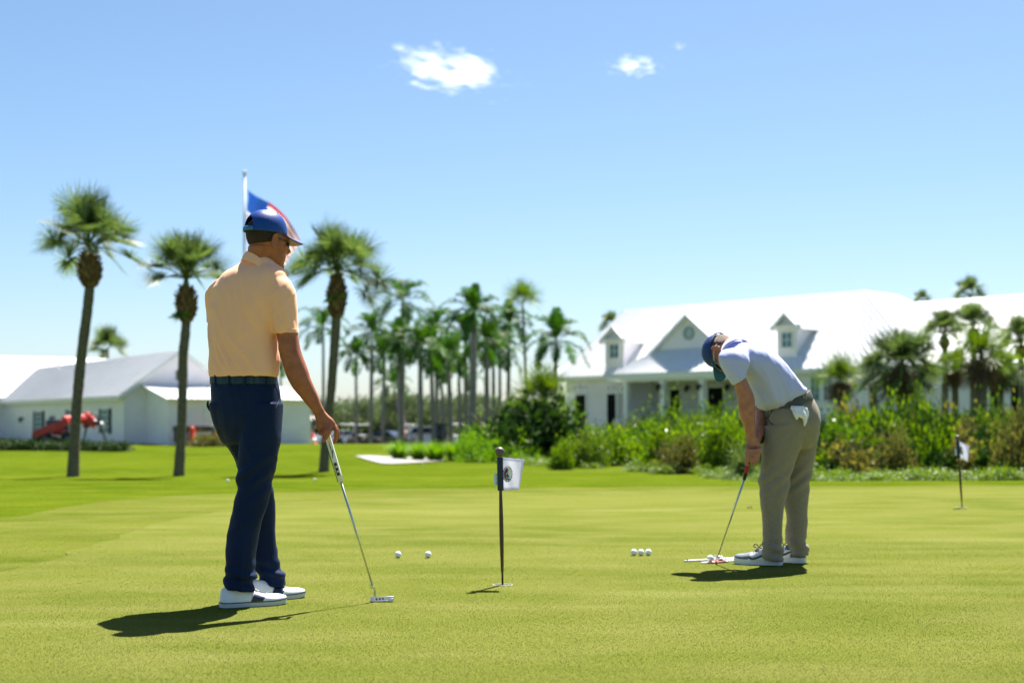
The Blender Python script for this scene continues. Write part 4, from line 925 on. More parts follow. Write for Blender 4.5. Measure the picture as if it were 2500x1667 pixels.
# sneakers
M_sng = mat('grey suede', (.13,.16,.2), .7, nscale=60, namt=.1, bump=.3, bscale=500)
M_snsole = mat('white rubber sole', (.68,.7,.72), .6)
sty2 = dict(sole_h=.034, top=[(0,.09),(.05,.102),(.2,.108),(.34,.112),(.46,.098),(.6,.08),(.75,.068),(.88,.062),(.95,.055),(1,.040)], upper=M_sng, sole=M_snsole, line=M_snsole)
def swoosh(mb, Wf, hwf, cxf, L, side, st, top):
    pts_t = [(.60,.052),(.565,.046),(.53,.047),(.47,.053),(.38,.064),(.28,.076),(.16,.090),(.16,.084),(.3,.062),(.42,.045),(.50,.0355),(.57,.0345),(.615,.040),(.635,.054)]
    vs = []
    for t, z in pts_t:
        h_ = np.interp(t, [q_[0] for q_ in top], [q_[1] for q_ in top]); s = min(.98, max(.02, (z-st)/(h_-st)))**(1/.85); c = math.sqrt(max(0, 1-s*s))
        vs.append(Wf(cxf(t)+side*((hwf(t))*(c**.72)*(1-.42*s*s*(1 if t < .6 else .5))+.0105), L*t, z))
    k = len(vs); mb.add(vs, [(i, i+1, k-2-i, k-1-i) for i in range(6)])
for (hx, hy, lb_) in ((1.655, 8.735, 'n'), (1.835, 8.885, 'f')):
    o, W_, hw, cx, rings, ts, n = shoe(man2, (hx, hy), (-.9, .43), .30, .105, sty2, -1 if lb_ == 'n' else 1)
    m = MB()   # white side panels
    for side in (-1, 1):
        rows_ = []
        for zz in (.034, .05, .066, .08):
            row = []
            for i in range(9):
                t = .30+.34*i/8-(zz-.034)*.9; h_ = np.interp(t, [q_[0] for q_ in sty2['top']], [q_[1] for q_ in sty2['top']]); s = min(.97, max(0, (zz-.034)/(h_-.034)))**(1/.85); c = math.sqrt(1-s*s)
                row.append(W_(cx(t)+side*(hw(t)*(c**.72)*(1-.42*s*s*(1 if t < .6 else .5))+.0065), .30*t, zz))
            rows_.append(row)
        m.loft(rows_, closed=False)
    part('side_panel', m, M_white, o)
    m = MB(); swoosh(m, W_, hw, cx, .30, -1, .034, sty2['top']); swoosh(m, W_, hw, cx, .30, 1, .034, sty2['top']); part('swoosh', m, M_dark, o, fixn=False)
    m = MB(); b0 = W_(cx(.5), .30*.46, .106)
    for s_ in (-1, 1): m.tube([b0, b0+Vector((s_*.02, .01, .022)), b0+Vector((s_*.034, .0, .006)), b0+Vector((s_*.014,-.004,-.002))], .0028, 6, sub=4); m.tube([b0, b0+Vector((s_*.022,-.02,-.006)), b0+Vector((s_*.026,-.03,-.02))], .0026, 6, sub=3)
    for i in range(5): m.tube([W_(cx(.5)-.02, .30*(.45+i*.04), .098-i*.0055), W_(cx(.5), .30*(.455+i*.04), .105-i*.0065), W_(cx(.5)+.02, .30*(.45+i*.04), .098-i*.0055)], .0022, 6)
    part('laces', m, M_dark, o)

# ---------------- his putter, ball and the alignment aid
p2 = thing('putter', 'slim putter with black and red grip held low by the man bent over', 'golf club', tuple(G(1757, 1370, .0)))
ga, gb = P(1833, 1103, 8.62), P(1817, 1170, 8.655); sb = P(1752, 1359, 8.80); d_ = (sb-ga).normalized()
m = MB(); m.tube([ga, ga.lerp(gb, .5), gb], [.0135,.0115,.0105], 14); g_ = part('grip', m, M_blackr, p2)
m = MB(); m.tube([ga.lerp(gb, .45), ga.lerp(gb, .76)], [.0128,.0120], 14, cap=False); part('grip_band', m, mat('red rubber', (.35,.01,.02), .6), g_)
m = MB(); m.tube([gb, sb], [.0062,.005], 12); part('shaft', m, M_chrome, p2)
hd = MB(); hc = G(1757, 1371.5); rz_ = Matrix.Rotation(R(-8), 3, 'Z')
hd.bevbox((hc.x-.01, hc.y, .027), (.055,.014,.024), .004, rz_); hd.bevbox((hc.x+.018, hc.y+.01, .022), (.05,.08,.012), .005, rz_); hd.tube([sb, Vector((hc.x-.02, hc.y, .035))], .0055, 10); part('head', hd, M_steel, p2, angle=40)
M_aid = mat('white plastic rail', (.75,.72,.73), .5)
aid = thing('alignment_aid', 'low white and red putting alignment aid on the green under the ball', 'training aid', tuple(G(1735, 1369)))
m = MB(); q0, q1 = G(1672, 1371), G(1812, 1363.5); dq = (q1-q0).normalized(); nq = Vector((-dq.y, dq.x, 0))
def strip(mb, a, b_, w0, w1, z0, z1): mb.hexa([Vector((v.x, v.y, z0)) for v in (a-nq*w0, b_-nq*w1, b_+nq*w1, a+nq*w0)]+[Vector((v.x, v.y, z1)) for v in (a-nq*w0, b_-nq*w1, b_+nq*w1, a+nq*w0)])
strip(m, q0, q1, .012, .03, .001, .010); part('rail', m, M_aid, aid, False)
m = MB(); strip(m, G(1714, 1375.5), G(1822, 1366), .016, .034, .001, .008); ra = part('plate', m, M_aid, aid, False)
m = MB(); strip(m, G(1730, 1375.5), G(1775, 1372), .008, .02, .0085, .0095); strip(m, G(1742, 1371), G(1762, 1370), .01, .01, .0105, .0115); part('stripe', m, mat('pale red print', (.6,.12,.12), .5), ra, False)
m = MB(); tp = G(1678, 1371); m.tube([tp, tp+Vector((0,0,.012)), tp+Vector((0,0,.017))], [.003,.003,.008], 10); part('peg', m, M_dark, aid)
# golf balls
M_ball = mat('golf ball white', (.72,.77,.82), .3, .5)
tb = M_ball.node_tree; vb = tb.nodes.new('ShaderNodeTexVoronoi'); vb.inputs['Scale'].default_value = 240; cb_ = tb.nodes.new('ShaderNodeTexCoord'); bb = tb.nodes.new('ShaderNodeBump'); bb.inputs['Strength'].default_value = .6; bb.inputs['Distance'].default_value = .001
tb.links.new(cb_.outputs['Object'], vb.inputs['Vector']); tb.links.new(vb.outputs['Distance'], bb.inputs['Height']); tb.links.new(bb.outputs[0], tb.nodes['Principled BSDF'].inputs['Normal'])
m = MB(); m.ball((0,0,0), .02135, 40); ball = put(m.mesh('golf_ball', M_ball), 'golf_ball'); first = True
for (px, py, lb_, zo, g_) in ((972, 1361, 'white golf ball nearer the putter of the man in peach, left of the pair', 0, 'pair'), (1045, 1361, 'white golf ball between the other ball and the near flag, right of the pair', 0, 'pair'),
        (1547.5, 1355.3, 'leftmost of the three white golf balls lying in a tight row', 0, 'row'), (1565, 1355.8, 'middle of the three white golf balls lying in a tight row', 0, 'row'), (1583, 1355.3, 'rightmost of the three white golf balls lying in a tight row', 0, 'row'),
        (1734, 1371, 'white golf ball on the alignment aid in front of the putter head', .008, None),
        (556, 1176, 'blurred white golf ball on the far lawn left of the navy trousers', 0, 'far'), (768, 1173, 'blurred white golf ball on the far lawn behind the white putter grip', 0, 'far'), (1031, 1136, 'blurred white golf ball on the lawn near the concrete path end', 0, 'far'), (1662, 1154, 'blurred white golf ball at the edge of the low plants left of the bending man', 0, 'far')):
    o = ball if first else ball.copy()
    if not first: C.objects.link(o)
    first = False; v = G(px, py, zo if py > 1200 else 0)
    if py < 1190:
        for _ in range(30): v = G(px, py, gz(v.x, v.y))
        v.z = gz(v.x, v.y)-.004
    o.location = v+Vector((0,0,.0212)); tag(o, lb_, 'golf ball')
    o['group'] = {'pair': 'two golf balls left of the near flag', 'row': 'three golf balls in a row', 'far': 'stray golf balls on the grass', None: 'golf ball being putted'}[g_]
    o.rotation_euler = (px, py, 0)

# ---------------- practice flags with cups
M_pole = mat('bronze painted pole', (.045, .027, .018), .45, .5, nscale=40, namt=.2)
M_knob = mat('weathered bronze knob', (.09, .075, .07), .5, .6, .3, nscale=30, namt=.15)
M_flagw = mat('white flag nylon', (.74, .74, .80), .7, nscale=8, namt=.02, trans=.35, bump=.2, bscale=900)
M_hem = mat('flag hem', (.6, .6, .78), .7, trans=.3)
M_sleeve = mat('navy flag sleeve', (.006, .018, .06), .6, bump=.2, bscale=900)
def practice_flag(base, dx, label, H=.745, ang=0., droop=0., bend=.0, logo=True, sw=1.):
    """flag stick; local axes: flag flies along +x"""
    rt_ = thing('practice_flag', label, 'practice flag', base, 'practice flags on the green')
    B = Vector(base); top = B+Vector((dx, 0, H-.052)); ax_ = (top-B).normalized(); m = MB()
    ks = [(0,.0058),(.10,.0058),(.102,.008),(.35,.0115),(.52,.0115),(.72,.0085),(.96,.0065)]
    m.tube([B.lerp(top, k) for k, _ in ks], [r_ for _, r_ in ks], 14); part('pole', m, M_pole, rt_)
    m = MB(); m.ball(top+ax_*.026, .0262, 24); part('knob', m, M_knob, rt_)
    s = MB(); a, b_ = B.lerp(top, .735), B.lerp(top, .995); s.tube([b_, b_.lerp(a,.03), a.lerp(b_,.03), a], [.0145,.0168,.0168,.0150], 20); sl2 = part('flag_sleeve', s, M_sleeve, rt_)
    ca, sa = math.cos(ang), math.sin(ang); dirx = Vector((ca, sa, 0))
    hh = (b_-a).length; nu, nv = 28, 22; g = []; W0 = .118*sw
    def fp(u, v):   # u along the fly, v down from the top
        x = .014+W0*u*(1-.24*v*u); z = -hh*v*(1-.03*u)-u*droop*.118-.012*u*(1-v)
        y = .010*math.sin(u*3.6+v*1.6)*u*1.5+.004*math.sin(u*9-v*5)
        return b_+dirx*x+Vector((-sa, ca, 0))*y+Vector((0,0,z))
    f = MB(); f.add([fp(i/nu, j/nv) for j in range(nv+1) for i in range(nu+1)], [(j*(nu+1)+i, j*(nu+1)+i+1, (j+1)*(nu+1)+i+1, (j+1)*(nu+1)+i) for j in range(nv) for i in range(nu)],)
    for k_, fc in enumerate(f.f):
        j, i = divmod(k_, nu)
        if i >= nu-3 or j < 2 or j >= nv-2: f.mi[k_] = 1
    fo = part('flag_cloth', f, [M_flagw, M_hem], rt_); sd_ = fo.modifiers.new('t', 'SOLIDIFY'); sd_.thickness = .0008
    # emblem, on both faces
    cu, cv = .245, .50; ru, rv = .20, .185
    cols_ = {'k': mat('emblem navy', (.006,.008,.03), .6), 'r': mat('emblem red', (.55,.015,.03), .6), 'g': mat('emblem green', (.01,.22,.08), .6), 'b': mat('emblem pale blue', (.32,.55,.75), .6), 'o': mat('emblem ring', (.3,.02,.04), .6), 'y': mat('emblem lettering', (.02,.015,.02), .6), 'w': mat('emblem white', (.8,.78,.76), .6)}
    def disc(u0, v0, a0, b0, r_in, t0, t1, lay, key, sgn, mbs, n_=28):
        q_ = []
        for i in range(n_+1):
            t = t0+(t1-t0)*i/n_
            for rr in (r_in, 1.): u, v = u0+a0*rr*math.cos(t), v0+b0*rr*math.sin(t); q_.append(fp(u, v)+Vector((-sa, ca, 0))*(-.0006-.0003*lay)*sgn)
        mbs.setdefault(key, MB()).add(q_, [(2*i, 2*i+1, 2*i+3, 2*i+2) for i in range(n_)])
    for sgn in (1, -1):
        mbs = {}; T = 2*math.pi
        disc(cu, cv, ru*1.16, rv*1.28, .0, 0, T, 1, 'w', sgn, mbs); disc(cu, cv, ru*1.18, rv*1.30, .955, 0, T, 2, 'o', sgn, mbs)
        disc(cu, cv, ru*.82, rv*.96, .0, 0, T, 2, 'k', sgn, mbs)
        disc(cu-.05, cv-.025, ru*.5, rv*.62, .72, R(55), R(305), 3, 'r', sgn, mbs); disc(cu+.055, cv-.025, ru*.5, rv*.62, .72, R(55), R(305), 4, 'g', sgn, mbs)
        disc(cu+.0, cv+.045, ru*.5, rv*.55, .68, R(200), R(325), 5, 'b', sgn, mbs); disc(cu+.0, cv+.045, ru*.5, rv*.55, .68, R(35), R(150), 5, 'b', sgn, mbs)
        em = None
        for key, mb_ in mbs.items():
            nm = {'w':'emblem_ground','o':'emblem_ring','k':'emblem_shield','r':'emblem_c','g':'emblem_c','b':'emblem_c'}[key]; part(nm, mb_, cols_[key], fo, False, fixn=False)
        if sgn == 1 and logo:   # lettering round the oval
            font = None; lt_ = MB()
            def letters(word, t0, t1, flip):
                for i, chh in enumerate(word):
                    if chh == ' ': continue
                    t = t0+(t1-t0)*i/(len(word)-1); cu_, cv_ = cu+ru*1.0*math.cos(t), cv+rv*1.13*math.sin(t)
                    for (x0, y0, x1, y1) in GLYPH[chh]:
                        q_ = []
                        du, dv = x1-x0, y1-y0; l_ = math.hypot(du, dv) or 1; px_, py_ = -dv/l_*.11, du/l_*.11
                        for (gx, gy) in ((x0+px_, y0+py_), (x1+px_, y1+py_), (x1-px_, y1-py_), (x0-px_, y0-py_)):
                            rot = t+math.pi/2 if not flip else t-math.pi/2
                            gx_, gy_ = (gx-.35)*.0085, (gy-.5)*.0105   # metres
                            X = gx_*math.cos(rot)-gy_*math.sin(rot)*-1*-1; Yv = gx_*math.sin(rot)+gy_*math.cos(rot)
                            q_.append(fp(cu_+X/W0, cv_+Yv/hh)+Vector((sa, -ca, 0))*.0016)
                        lt_.add(q_, [(0,1,2,3)])
            letters('CORAL CREEK', R(-205), R(25), False); letters('CLUB', R(130), R(50), True)
            part('lettering', lt_, cols_['y'], fo, False, fixn=False)
    if logo:   # maker's tag sticking out behind the sleeve
        m = MB(); c = b_.lerp(a, .66); m.box(c-dirx*.026, (.022, .0012, .068), Matrix.Rotation(ang, 3, 'Z')); tg = part('care_tag', m, mat('tag cloth', (.62,.72,.74), .7), rt_, False)
        m = MB()
        for i in range(9): m.box(c-dirx*.0215+Vector((0,-.0009,-.028+i*.0068)), (.0045, .0006, .0038 if i % 3 else .002), Matrix.Rotation(ang, 3, 'Z'))
        part('tag_print', m, mat('tag print teal', (.05,.25,.25), .7), tg, False)
    m = MB(); cup = []
    rings_ = [[B+Vector((r_*math.cos(t), r_*math.sin(t), z)) for t in [2*math.pi*i/32 for i in range(32)]] for r_, z in ((.0535,.0008),(.0535,.0020),(.0515,.0020),(.0515,.0008))]
    m.loft(rings_, cap=False); m.add([B+Vector((.0515*math.cos(t), .0515*math.sin(t), .0012)) for t in [2*math.pi*i/32 for i in range(32)]], [tuple(range(32))], 1)
    part('cup', m, [mat('white cup rim', (.7,.7,.7), .5), mat('cup inside', (.05,.06,.04), .9)], rt_, False)
    return rt_
GLYPH = {'C': [(.7,.1,.2,.05),(.2,.05,.05,.5),(.05,.5,.2,.95),(.2,.95,.7,.9)], 'O': [(.05,.1,.65,.1),(.65,.1,.65,.9),(.65,.9,.05,.9),(.05,.9,.05,.1)], 'R': [(.1,0,.1,1),(.1,.05,.6,.1),(.6,.1,.6,.45),(.6,.45,.1,.5),(.25,.5,.65,1)],
         'A': [(.35,0,.05,1),(.35,0,.65,1),(.15,.65,.55,.65)], 'L': [(.1,0,.1,1),(.1,.95,.65,.95)], 'E': [(.1,0,.1,1),(.1,.05,.65,.05),(.1,.5,.55,.5),(.1,.95,.65,.95)], 'K': [(.1,0,.1,1),(.65,0,.1,.55),(.2,.5,.65,1)], 'U': [(.1,0,.1,.9),(.1,.9,.6,.9),(.6,.9,.6,0)], 'B': [(.1,0,.1,1),(.1,.05,.6,.1),(.6,.1,.55,.45),(.1,.5,.6,.55),(.6,.55,.6,.9),(.6,.9,.1,.95)]}
practice_flag(tuple(G(1227, 1427)), -.0145, 'near practice flag, white with club emblem, on a short brown pole', ang=0.)
practice_flag(tuple(G(2349, 1238)), -.047, 'far practice flag at right with drooping white flag in front of the shrubs', ang=.1, droop=.42, sw=.95)

# dry leaf on the green
m = MB(); lf = G(1830, 1240)
m.add([lf+Vector(v) for v in ((-.03,0,.004),(-.01,-.02,.018),(.0,0,.03),(-.012,.02,.016),(.03,.0,.006),(.014,-.018,.022),(.012,.02,.02),(.0,0,.004))], [(0,1,2,3),(4,6,2,5),(0,7,1),(7,4,5)])
solo('dry_leaf', m, mat('dry leaf', (.4,.17,.08), .7), 'curled dry brown leaf on the green left of the khaki trousers', 'leaf', lf)

# ------------------------------------------------------------------ vegetation
def leafm(name, c1, c2, trans=.35, rough=.45, spec=.5):
    m = mat(name, c1, rough, spec, island=1, col2=c2, trans=trans); return m
M_sabal = leafm('cabbage palm leaf', (.03,.065,.018), (.14,.185,.055), .36, .5, .4)
M_sabal2 = leafm('bright fan palm leaf', (.05,.11,.01), (.14,.2,.02), .35, .5, .4)
M_deadf = leafm('dead frond', (.06,.04,.02), (.16,.11,.06), .1, .8, .2)
M_royal = leafm('royal palm leaf', (.014,.05,.010), (.065,.14,.018), .3, .6, .2)
M_petiole = mat('palm stalk', (.12,.17,.04), .5)
M_trunk = mat('cabbage palm trunk', (.115,.10,.066), .9, .2, nscale=9, namt=.3, bump=.8, bscale=22, stretch=(1,1,2.2))
M_boots = mat('old leaf bases', (.085,.05,.026), .9, .1, island=1, col2=(.24,.16,.085), bump=.7, bscale=60)
M_rtrunk = mat('royal palm trunk', (.17,.165,.155), .8, .3, nscale=3, namt=.15, bump=.3, bscale=18, stretch=(1,1,3))
M_shaft = mat('green crownshaft', (.06,.14,.02), .4)
M_yg = leafm('yellow green leaf', (.055,.12,.008), (.17,.26,.02), .4, .42)
M_mid = leafm('mid green leaf', (.045,.11,.01), (.13,.22,.02), .35, .4)
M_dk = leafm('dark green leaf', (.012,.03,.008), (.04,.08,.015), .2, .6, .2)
M_olive = leafm('olive brown leaf', (.06,.08,.015), (.17,.15,.045), .3, .42)
M_pale = leafm('pale green leaf', (.06,.11,.015), (.15,.215,.03), .4, .55)
M_farl = leafm('grey green distant leaf', (.045,.08,.025), (.12,.16,.055), .3, .7)
M_twig = mat('brown stem', (.09,.06,.035), .85)
M_grassc = leafm('tall ornamental grass', (.06,.15,.01), (.16,.28,.02), .4, .5)

def strip_leaf(co, fa, base, d, side, L, wd, droop, seg=3, nrm_tw=0):
    """one leaflet: a tapering strip of seg quads"""
    o = len(co); p = Vector(base); d = Vector(d).normalized(); side = Vector(side).normalized()
    for i in range(seg+1):
        t = i/seg; ww = wd*(.45+.55*math.sin(min(1, t*1.6)*math.pi/2))*(1-t**2.2)+.001
        co.append(p-side*ww); co.append(p+side*ww)
        d = (d+Vector((0,0,-droop*(t+.15)/seg))).normalized(); p = p+d*(L/seg)
    for i in range(seg): fa.append((o+2*i, o+2*i+1, o+2*i+3, o+2*i+2))
def fan_crown(n=30, pet=1.0, blade=.75, nl=30, seed=1, el0=-35, el1=85, droop=.55, azs=None):
    rr = random.Random(seed); co = []; fa = []; pm = MB()
    for k in range(n):
        t = (k+.5)/n; az = k*2.39996+rr.uniform(-.2,.2); el = R(el0+(el1-el0)*t**.85+rr.uniform(-8,8))
        az = azs[k] if azs else az; d = Vector((math.cos(az)*math.cos(el), math.sin(az)*math.cos(el), math.sin(el)))
        L = pet*rr.uniform(.75,1.1)*(1 if t < .8 else .75); h = d.cross(Vector((0,0,1))); h = Vector((1,0,0)) if h.length < .1 else h.normalized(); up = h.cross(d)
        p1 = d*L*.55+Vector((0,0,.04)); p2 = d*L+Vector((0,0,-.10*L*math.cos(el)))
        pm.tube([Vector((0,0,0)), p1, p2], [.022,.016,.011], 5)
        dd = (p2-p1).normalized(); bl = blade*rr.uniform(.8,1.12); rl_ = rr.uniform(-1.3,1.3); h, up = h*math.cos(rl_)+up*math.sin(rl_), up*math.cos(rl_)-h*math.sin(rl_)
        # costapalmate blade: leaflets fan round the petiole tip, the middle ones leave the curved costa
        for j in range(nl):
            a = R(-162+324*j/(nl-1))+rr.uniform(-.04,.04); fold_ = .35*math.cos(a*.5)
            ld = dd*math.cos(a)+h*math.sin(a)+up*(.18+.25*abs(math.sin(a))) + Vector((0,0,-.25*max(0,math.cos(a))))
            b0 = p2+dd*(.16*bl*max(0, math.cos(a)))+h*math.sin(a)*.02
            strip_leaf(co, fa, b0, ld, h.cross(ld)*.35+(dd*-math.sin(a)+h*math.cos(a)), bl*(.84+.16*math.cos(a*.6))*rr.uniform(.86,1.1), .0165, droop*rr.uniform(.6,1.3), 3)
    return co, fa, pm
def mesh_cf(name, co, fa, m): 
    return big_mesh(name, np.array([tuple(c) for c in co]), np.array(fa), m)
FANS = []
for i in range(4):
    co, fa, pm = fan_crown(30 if i < 3 else 38, .86, .60, 44, 11+i, (-16,-10,-18,-50)[i], 98, .42); FANS.append((mesh_cf('crown', co, fa, M_sabal), pm.mesh('stalks', M_petiole)))
for i in range(2):
    co, fa, pm = fan_crown(24, .75, .8, 24, 41+i, -10, 85, .35); FANS.append((mesh_cf('crown', co, fa, M_sabal2), pm.mesh('stalks', M_petiole)))
co, fa, pm = fan_crown(30, .55, .75, 16, 77, -88, -35, .9); DEADM = mesh_cf('dead_fronds', co, fa, M_deadf)

def boots_mesh(H, r0, rmax, seed):
    rr = random.Random(seed); m = MB(); rows_ = int(H/.085)
    m.tube([Vector((0,0,0)), Vector((0,0,H*.4)), Vector((0,0,H*.75)), Vector((0,0,H*1.02))], [r0*1.02, rmax*.8, rmax*.62, r0*.55], 16, sub=3)
    for i in range(rows_):
        t = i/rows_; rad = r0+(rmax-r0)*math.sin(min(1, t*1.5+.15)*math.pi*.62) if t < .55 else rmax*(1-(t-.55)*1.25)
        for j in range(9):
            a = 2*math.pi*(j+(i % 2)*.5)/9+rr.uniform(-.1,.1); c = Vector((math.cos(a)*rad*.80, math.sin(a)*rad*.80, H*t)); o = Vector((math.cos(a), math.sin(a), 0)); s = Vector((-o.y, o.x, 0))*(.055 if rmax > .15 else .04)
            sg_ = rr.choice((-1, 1)); tip = c+o*rr.uniform(.05,.11)+Vector((0,0,rr.uniform(.10,.17)))+s*sg_*.5
            m.hexa([c-s, c+s, c+s-o*.03, c-s-o*.03, tip-s*.35, tip+s*.35, tip+s*.35-o*.035, tip-s*.35-o*.035])
    return m
def cabbage_palm(pxs, Y, crown_px, boots, tw, lab, fan, scale, grp, rot=0, dead=False, name='cabbage_palm', zb=None, leafs=None):
    """pxs: trunk centre line from the base up, in photo pixels at distance Y; boots = (y bottom, y top, max half width px)"""
    pts = [P(x, y, Y) for x, y in pxs]; base = pts[0].copy(); pts[0].z = gz(base.x, base.y)-.1; base.z = pts[0].z+.1
    r = thing(name, lab, 'palm tree', base, grp); s = Y/F_PX; m = MB()
    n_ = len(pts); k_s = .90 if grp == GP_ else .88; rad = [tw*s*(1.22 if i == 0 else 1.0 if i < n_-1 else .95) for i in range(n_)]
    cp, cr = crs(pts, 6), crs(rad, 6); rr_ = random.Random(int(pxs[0][0])); cr = [c*(1+rr_.uniform(-.05,.05)) for c in cr]; m.tube(cp, cr, 14); part('trunk', m, M_trunk, r)
    top = P(crown_px[0], crown_px[1], Y)
    if boots:
        b0, b1 = P(pxs[-1][0], boots[0], Y), P(crown_px[0], boots[1], Y); bm_ = boots_mesh(b1.z-b0.z, tw*s*1.1, boots[2]*s*1.12, int(pxs[0][0])); mm = MB(); sh = (b1-b0)/(b1.z-b0.z)
        mm.v = [tuple(b0+sh*v[2]+Vector((v[0], v[1], 0))) for v in bm_.v]; mm.f = bm_.f; mm.mi = bm_.mi; part('leaf_bases', mm, M_boots, r, False)
        m = MB(); m.tube([b1-Vector((0,0,.08)), top], [boots[2]*s*.38, .05], 10); part('bud', m, M_petiole, r)
    fm, pm_ = FANS[fan]
    for me_, nm in ((fm, 'crown'), (pm_, 'leaf_stalks'))+(((DEADM, 'dead_fronds'),) if dead else ()):
        o = put(me_, nm, r); o.location = top-base-(Vector((0,0,.12)) if nm == 'dead_fronds' else Vector()); k = scale*k_s*(.9 if nm == 'dead_fronds' else 1); o.scale = (k*1.04, k*1.04, k*1.0); o.rotation_euler = (0, 0, rot)
    return r
GP_ = 'three tall cabbage palms on the left lawn'
cabbage_palm([(178,1153),(183,1060),(190,960),(200,860),(213,760),(219,700)], 34.5, (218,600), (700,615,30), 12.5, 'tallest and leftmost cabbage palm on the lawn, beside the red lifter', 0, 1.14, GP_, .3)
cabbage_palm([(436,1147),(443,1050),(446,950),(447,870),(452,820),(455,780)], 35.0, (455,680), (785,700,25), 11.5, 'middle tall cabbage palm just left of the man in peach', 1, 1.06, GP_, 1.9)
cabbage_palm([(790,1138),(797,1060),(808,960),(814,880),(820,800),(822,760)], 36.5, (823,658), (775,672,23), 11, 'tall cabbage palm right of the man in peach, with one frond stretching left', 2, 1.06, GP_, 4.1)
p3 = bpy.data.objects['cabbage_palm.002']
for azl, elv, sd in (([math.pi*.98], -2, 5), ([.1], -12, 6), ([.5], -28, 9)):
    co, fa, pm = fan_crown(1, 1.15, .62, 44, sd, elv, elv, .6, azl)
    for me_, nm in ((mesh_cf('stray_frond', co, fa, M_sabal), 'stray_frond'), (pm.mesh('leaf_stalk', M_petiole), 'leaf_stalk')): o = put(me_, nm, p3); o.location = P(823, 660, 36.5)-p3.location
bpy.context.view_layer.update()
# ferns growing on two of the trunks
for (px, py, Y, nm) in ((425,775,34.8,'small green fern clinging to the trunk of the middle palm'), (803,735,36.3,'small fern clump on the trunk of the palm right of the man')):
    co, fa = [], []; rr = random.Random(px)
    for k in range(40):
        a = rr.uniform(0, 6.28); strip_leaf(co, fa, P(px+14*(1 if px < 500 else 1), py-5, Y), (math.cos(a), math.sin(a)*.6, rr.uniform(-.4,.6)), (0,0,1), rr.uniform(.15,.4), .03, .9, 3)
    o = put(mesh_cf('fern', co, fa, M_mid), 'fern'); tag(o, nm, 'fern')

def royal_crown(n=15, L=2.1, seed=1, nl=34):
    rr = random.Random(seed); co = []; fa = []
    for k in range(n):
        t = (k+.5)/n; az = k*2.39996+rr.uniform(-.25,.25); el = R(-28+112*t+rr.uniform(-8,8)); d = Vector((math.cos(az)*math.cos(el), math.sin(az)*math.cos(el), math.sin(el)+.25)).normalized()
        h = d.cross(Vector((0,0,1))).normalized(); p = Vector((0,0,0)); ll = L*rr.uniform(.85,1.1)*(1 if t < .85 else .7); st_ = ll/nl
        for j in range(nl):
            u = j/nl; d = (d+Vector((0,0,-.075*(.35+u)))).normalized(); q_ = p+d*st_; up = h.cross(d)
            o = len(co); w_ = .022*(1-u)+.006
            co += [p-h*w_, p+h*w_, q_+h*w_, q_-h*w_]; fa.append((o,o+1,o+2,o+3))
            if u > .10:
                for s in (-1, 1):
                    ls = .62*math.sin(min(1, (u-.06)*2.2)*math.pi/2)*(1-u**3*.75)
                    strip_leaf(co, fa, q_, h*s*.9+d*.55+up*rr.uniform(-.25,.55), d, ls*rr.uniform(.8,1.1), .05, .8, 2)
            p = q_
    return mesh_cf('crown', co, fa, M_royal)
ROY = [royal_crown(17, 2.1, 5), royal_crown(15, 2.2, 6), royal_crown(18, 1.9, 8)]
def royal_palm(tx, cx_, cy, Y, tw, size, lab, var, shaft_px=38, name='royal_palm', fan=None, brown=False):
    base = P(tx, 1075, Y); base.z = gz(base.x, base.y); top = P(cx_, cy, Y)
    r = thing(name, lab, 'palm tree', base, 'royal palms behind the parked carts'); s = Y/F_PX; m = MB(); sh = P(cx_+(tx-cx_)*.12, cy+shaft_px, Y)
    m.tube([base-Vector((0,0,.2)), base.lerp(sh, .12), base.lerp(sh, .5), sh], [tw*s*1.1, tw*s*.82, tw*s*.86, tw*s*.66], 14, sub=4); part('trunk', m, M_rtrunk if not brown else M_trunk, r)
    m = MB(); m.tube([sh, sh.lerp(top, .5), top], [tw*s*.7, tw*s*.58, tw*s*.3], 12); part('crownshaft', m, M_shaft if not brown else M_boots, r)
    o = put(ROY[var] if fan is None else FANS[fan][0], 'crown', r); o.location = top-base; k = size*s/1.5; o.scale = (k,k,k*1.08); o.rotation_euler = (0,0,tx*.7)
rp = [(690,684,880,118,4,44,'small royal palm right of the standing man hip',0), (790,789,800,112,4.5,60,'royal palm directly right of the standing man sleeve, behind the cabbage palm',1),
 (870,869,868,110,4.5,50,'short royal palm leftmost of the dense palm group',2), (905,908,815,108,6,58,'royal palm second from the left of the dense group, pale slim trunk',0),
 (979,984,738,104,9,68,'tall royal palm with the highest crown in the left half of the group',1), (980,974,835,98,9.5,62,'royal palm with thick pale trunk under the tall left crown',2),
 (1014,958,940,125,4,46,'low royal palm with drooping fronds behind the roof of a cart',1), (1027,1026,850,96,8,70,'royal palm with dark full crown left of the group centre',0),
 (1085,1076,880,122,5,55,'thin royal palm hidden deep in the group behind the black cart',2), (1101,1095,868,100,7.5,62,'royal palm just left of the thickest pale trunk',1),
 (1126,1120,905,118,6,55,'short royal palm with brown stem beside the thickest trunk',0), (1152,1158,765,94,11,74,'royal palm with the thickest pale trunk in the group centre',2),
 (1189,1188,835,97,8,64,'royal palm right of the thickest trunk, bright lower fronds',0), (1221,1220,860,104,5.5,58,'royal palm with thin brown trunk near the dark round clump',1),
 (1240,1243,790,108,6,60,'royal palm just left of the slender fan palm',2), (1352,1358,832,88,7,72,'royal palm standing alone left of the clubhouse roof',0)]
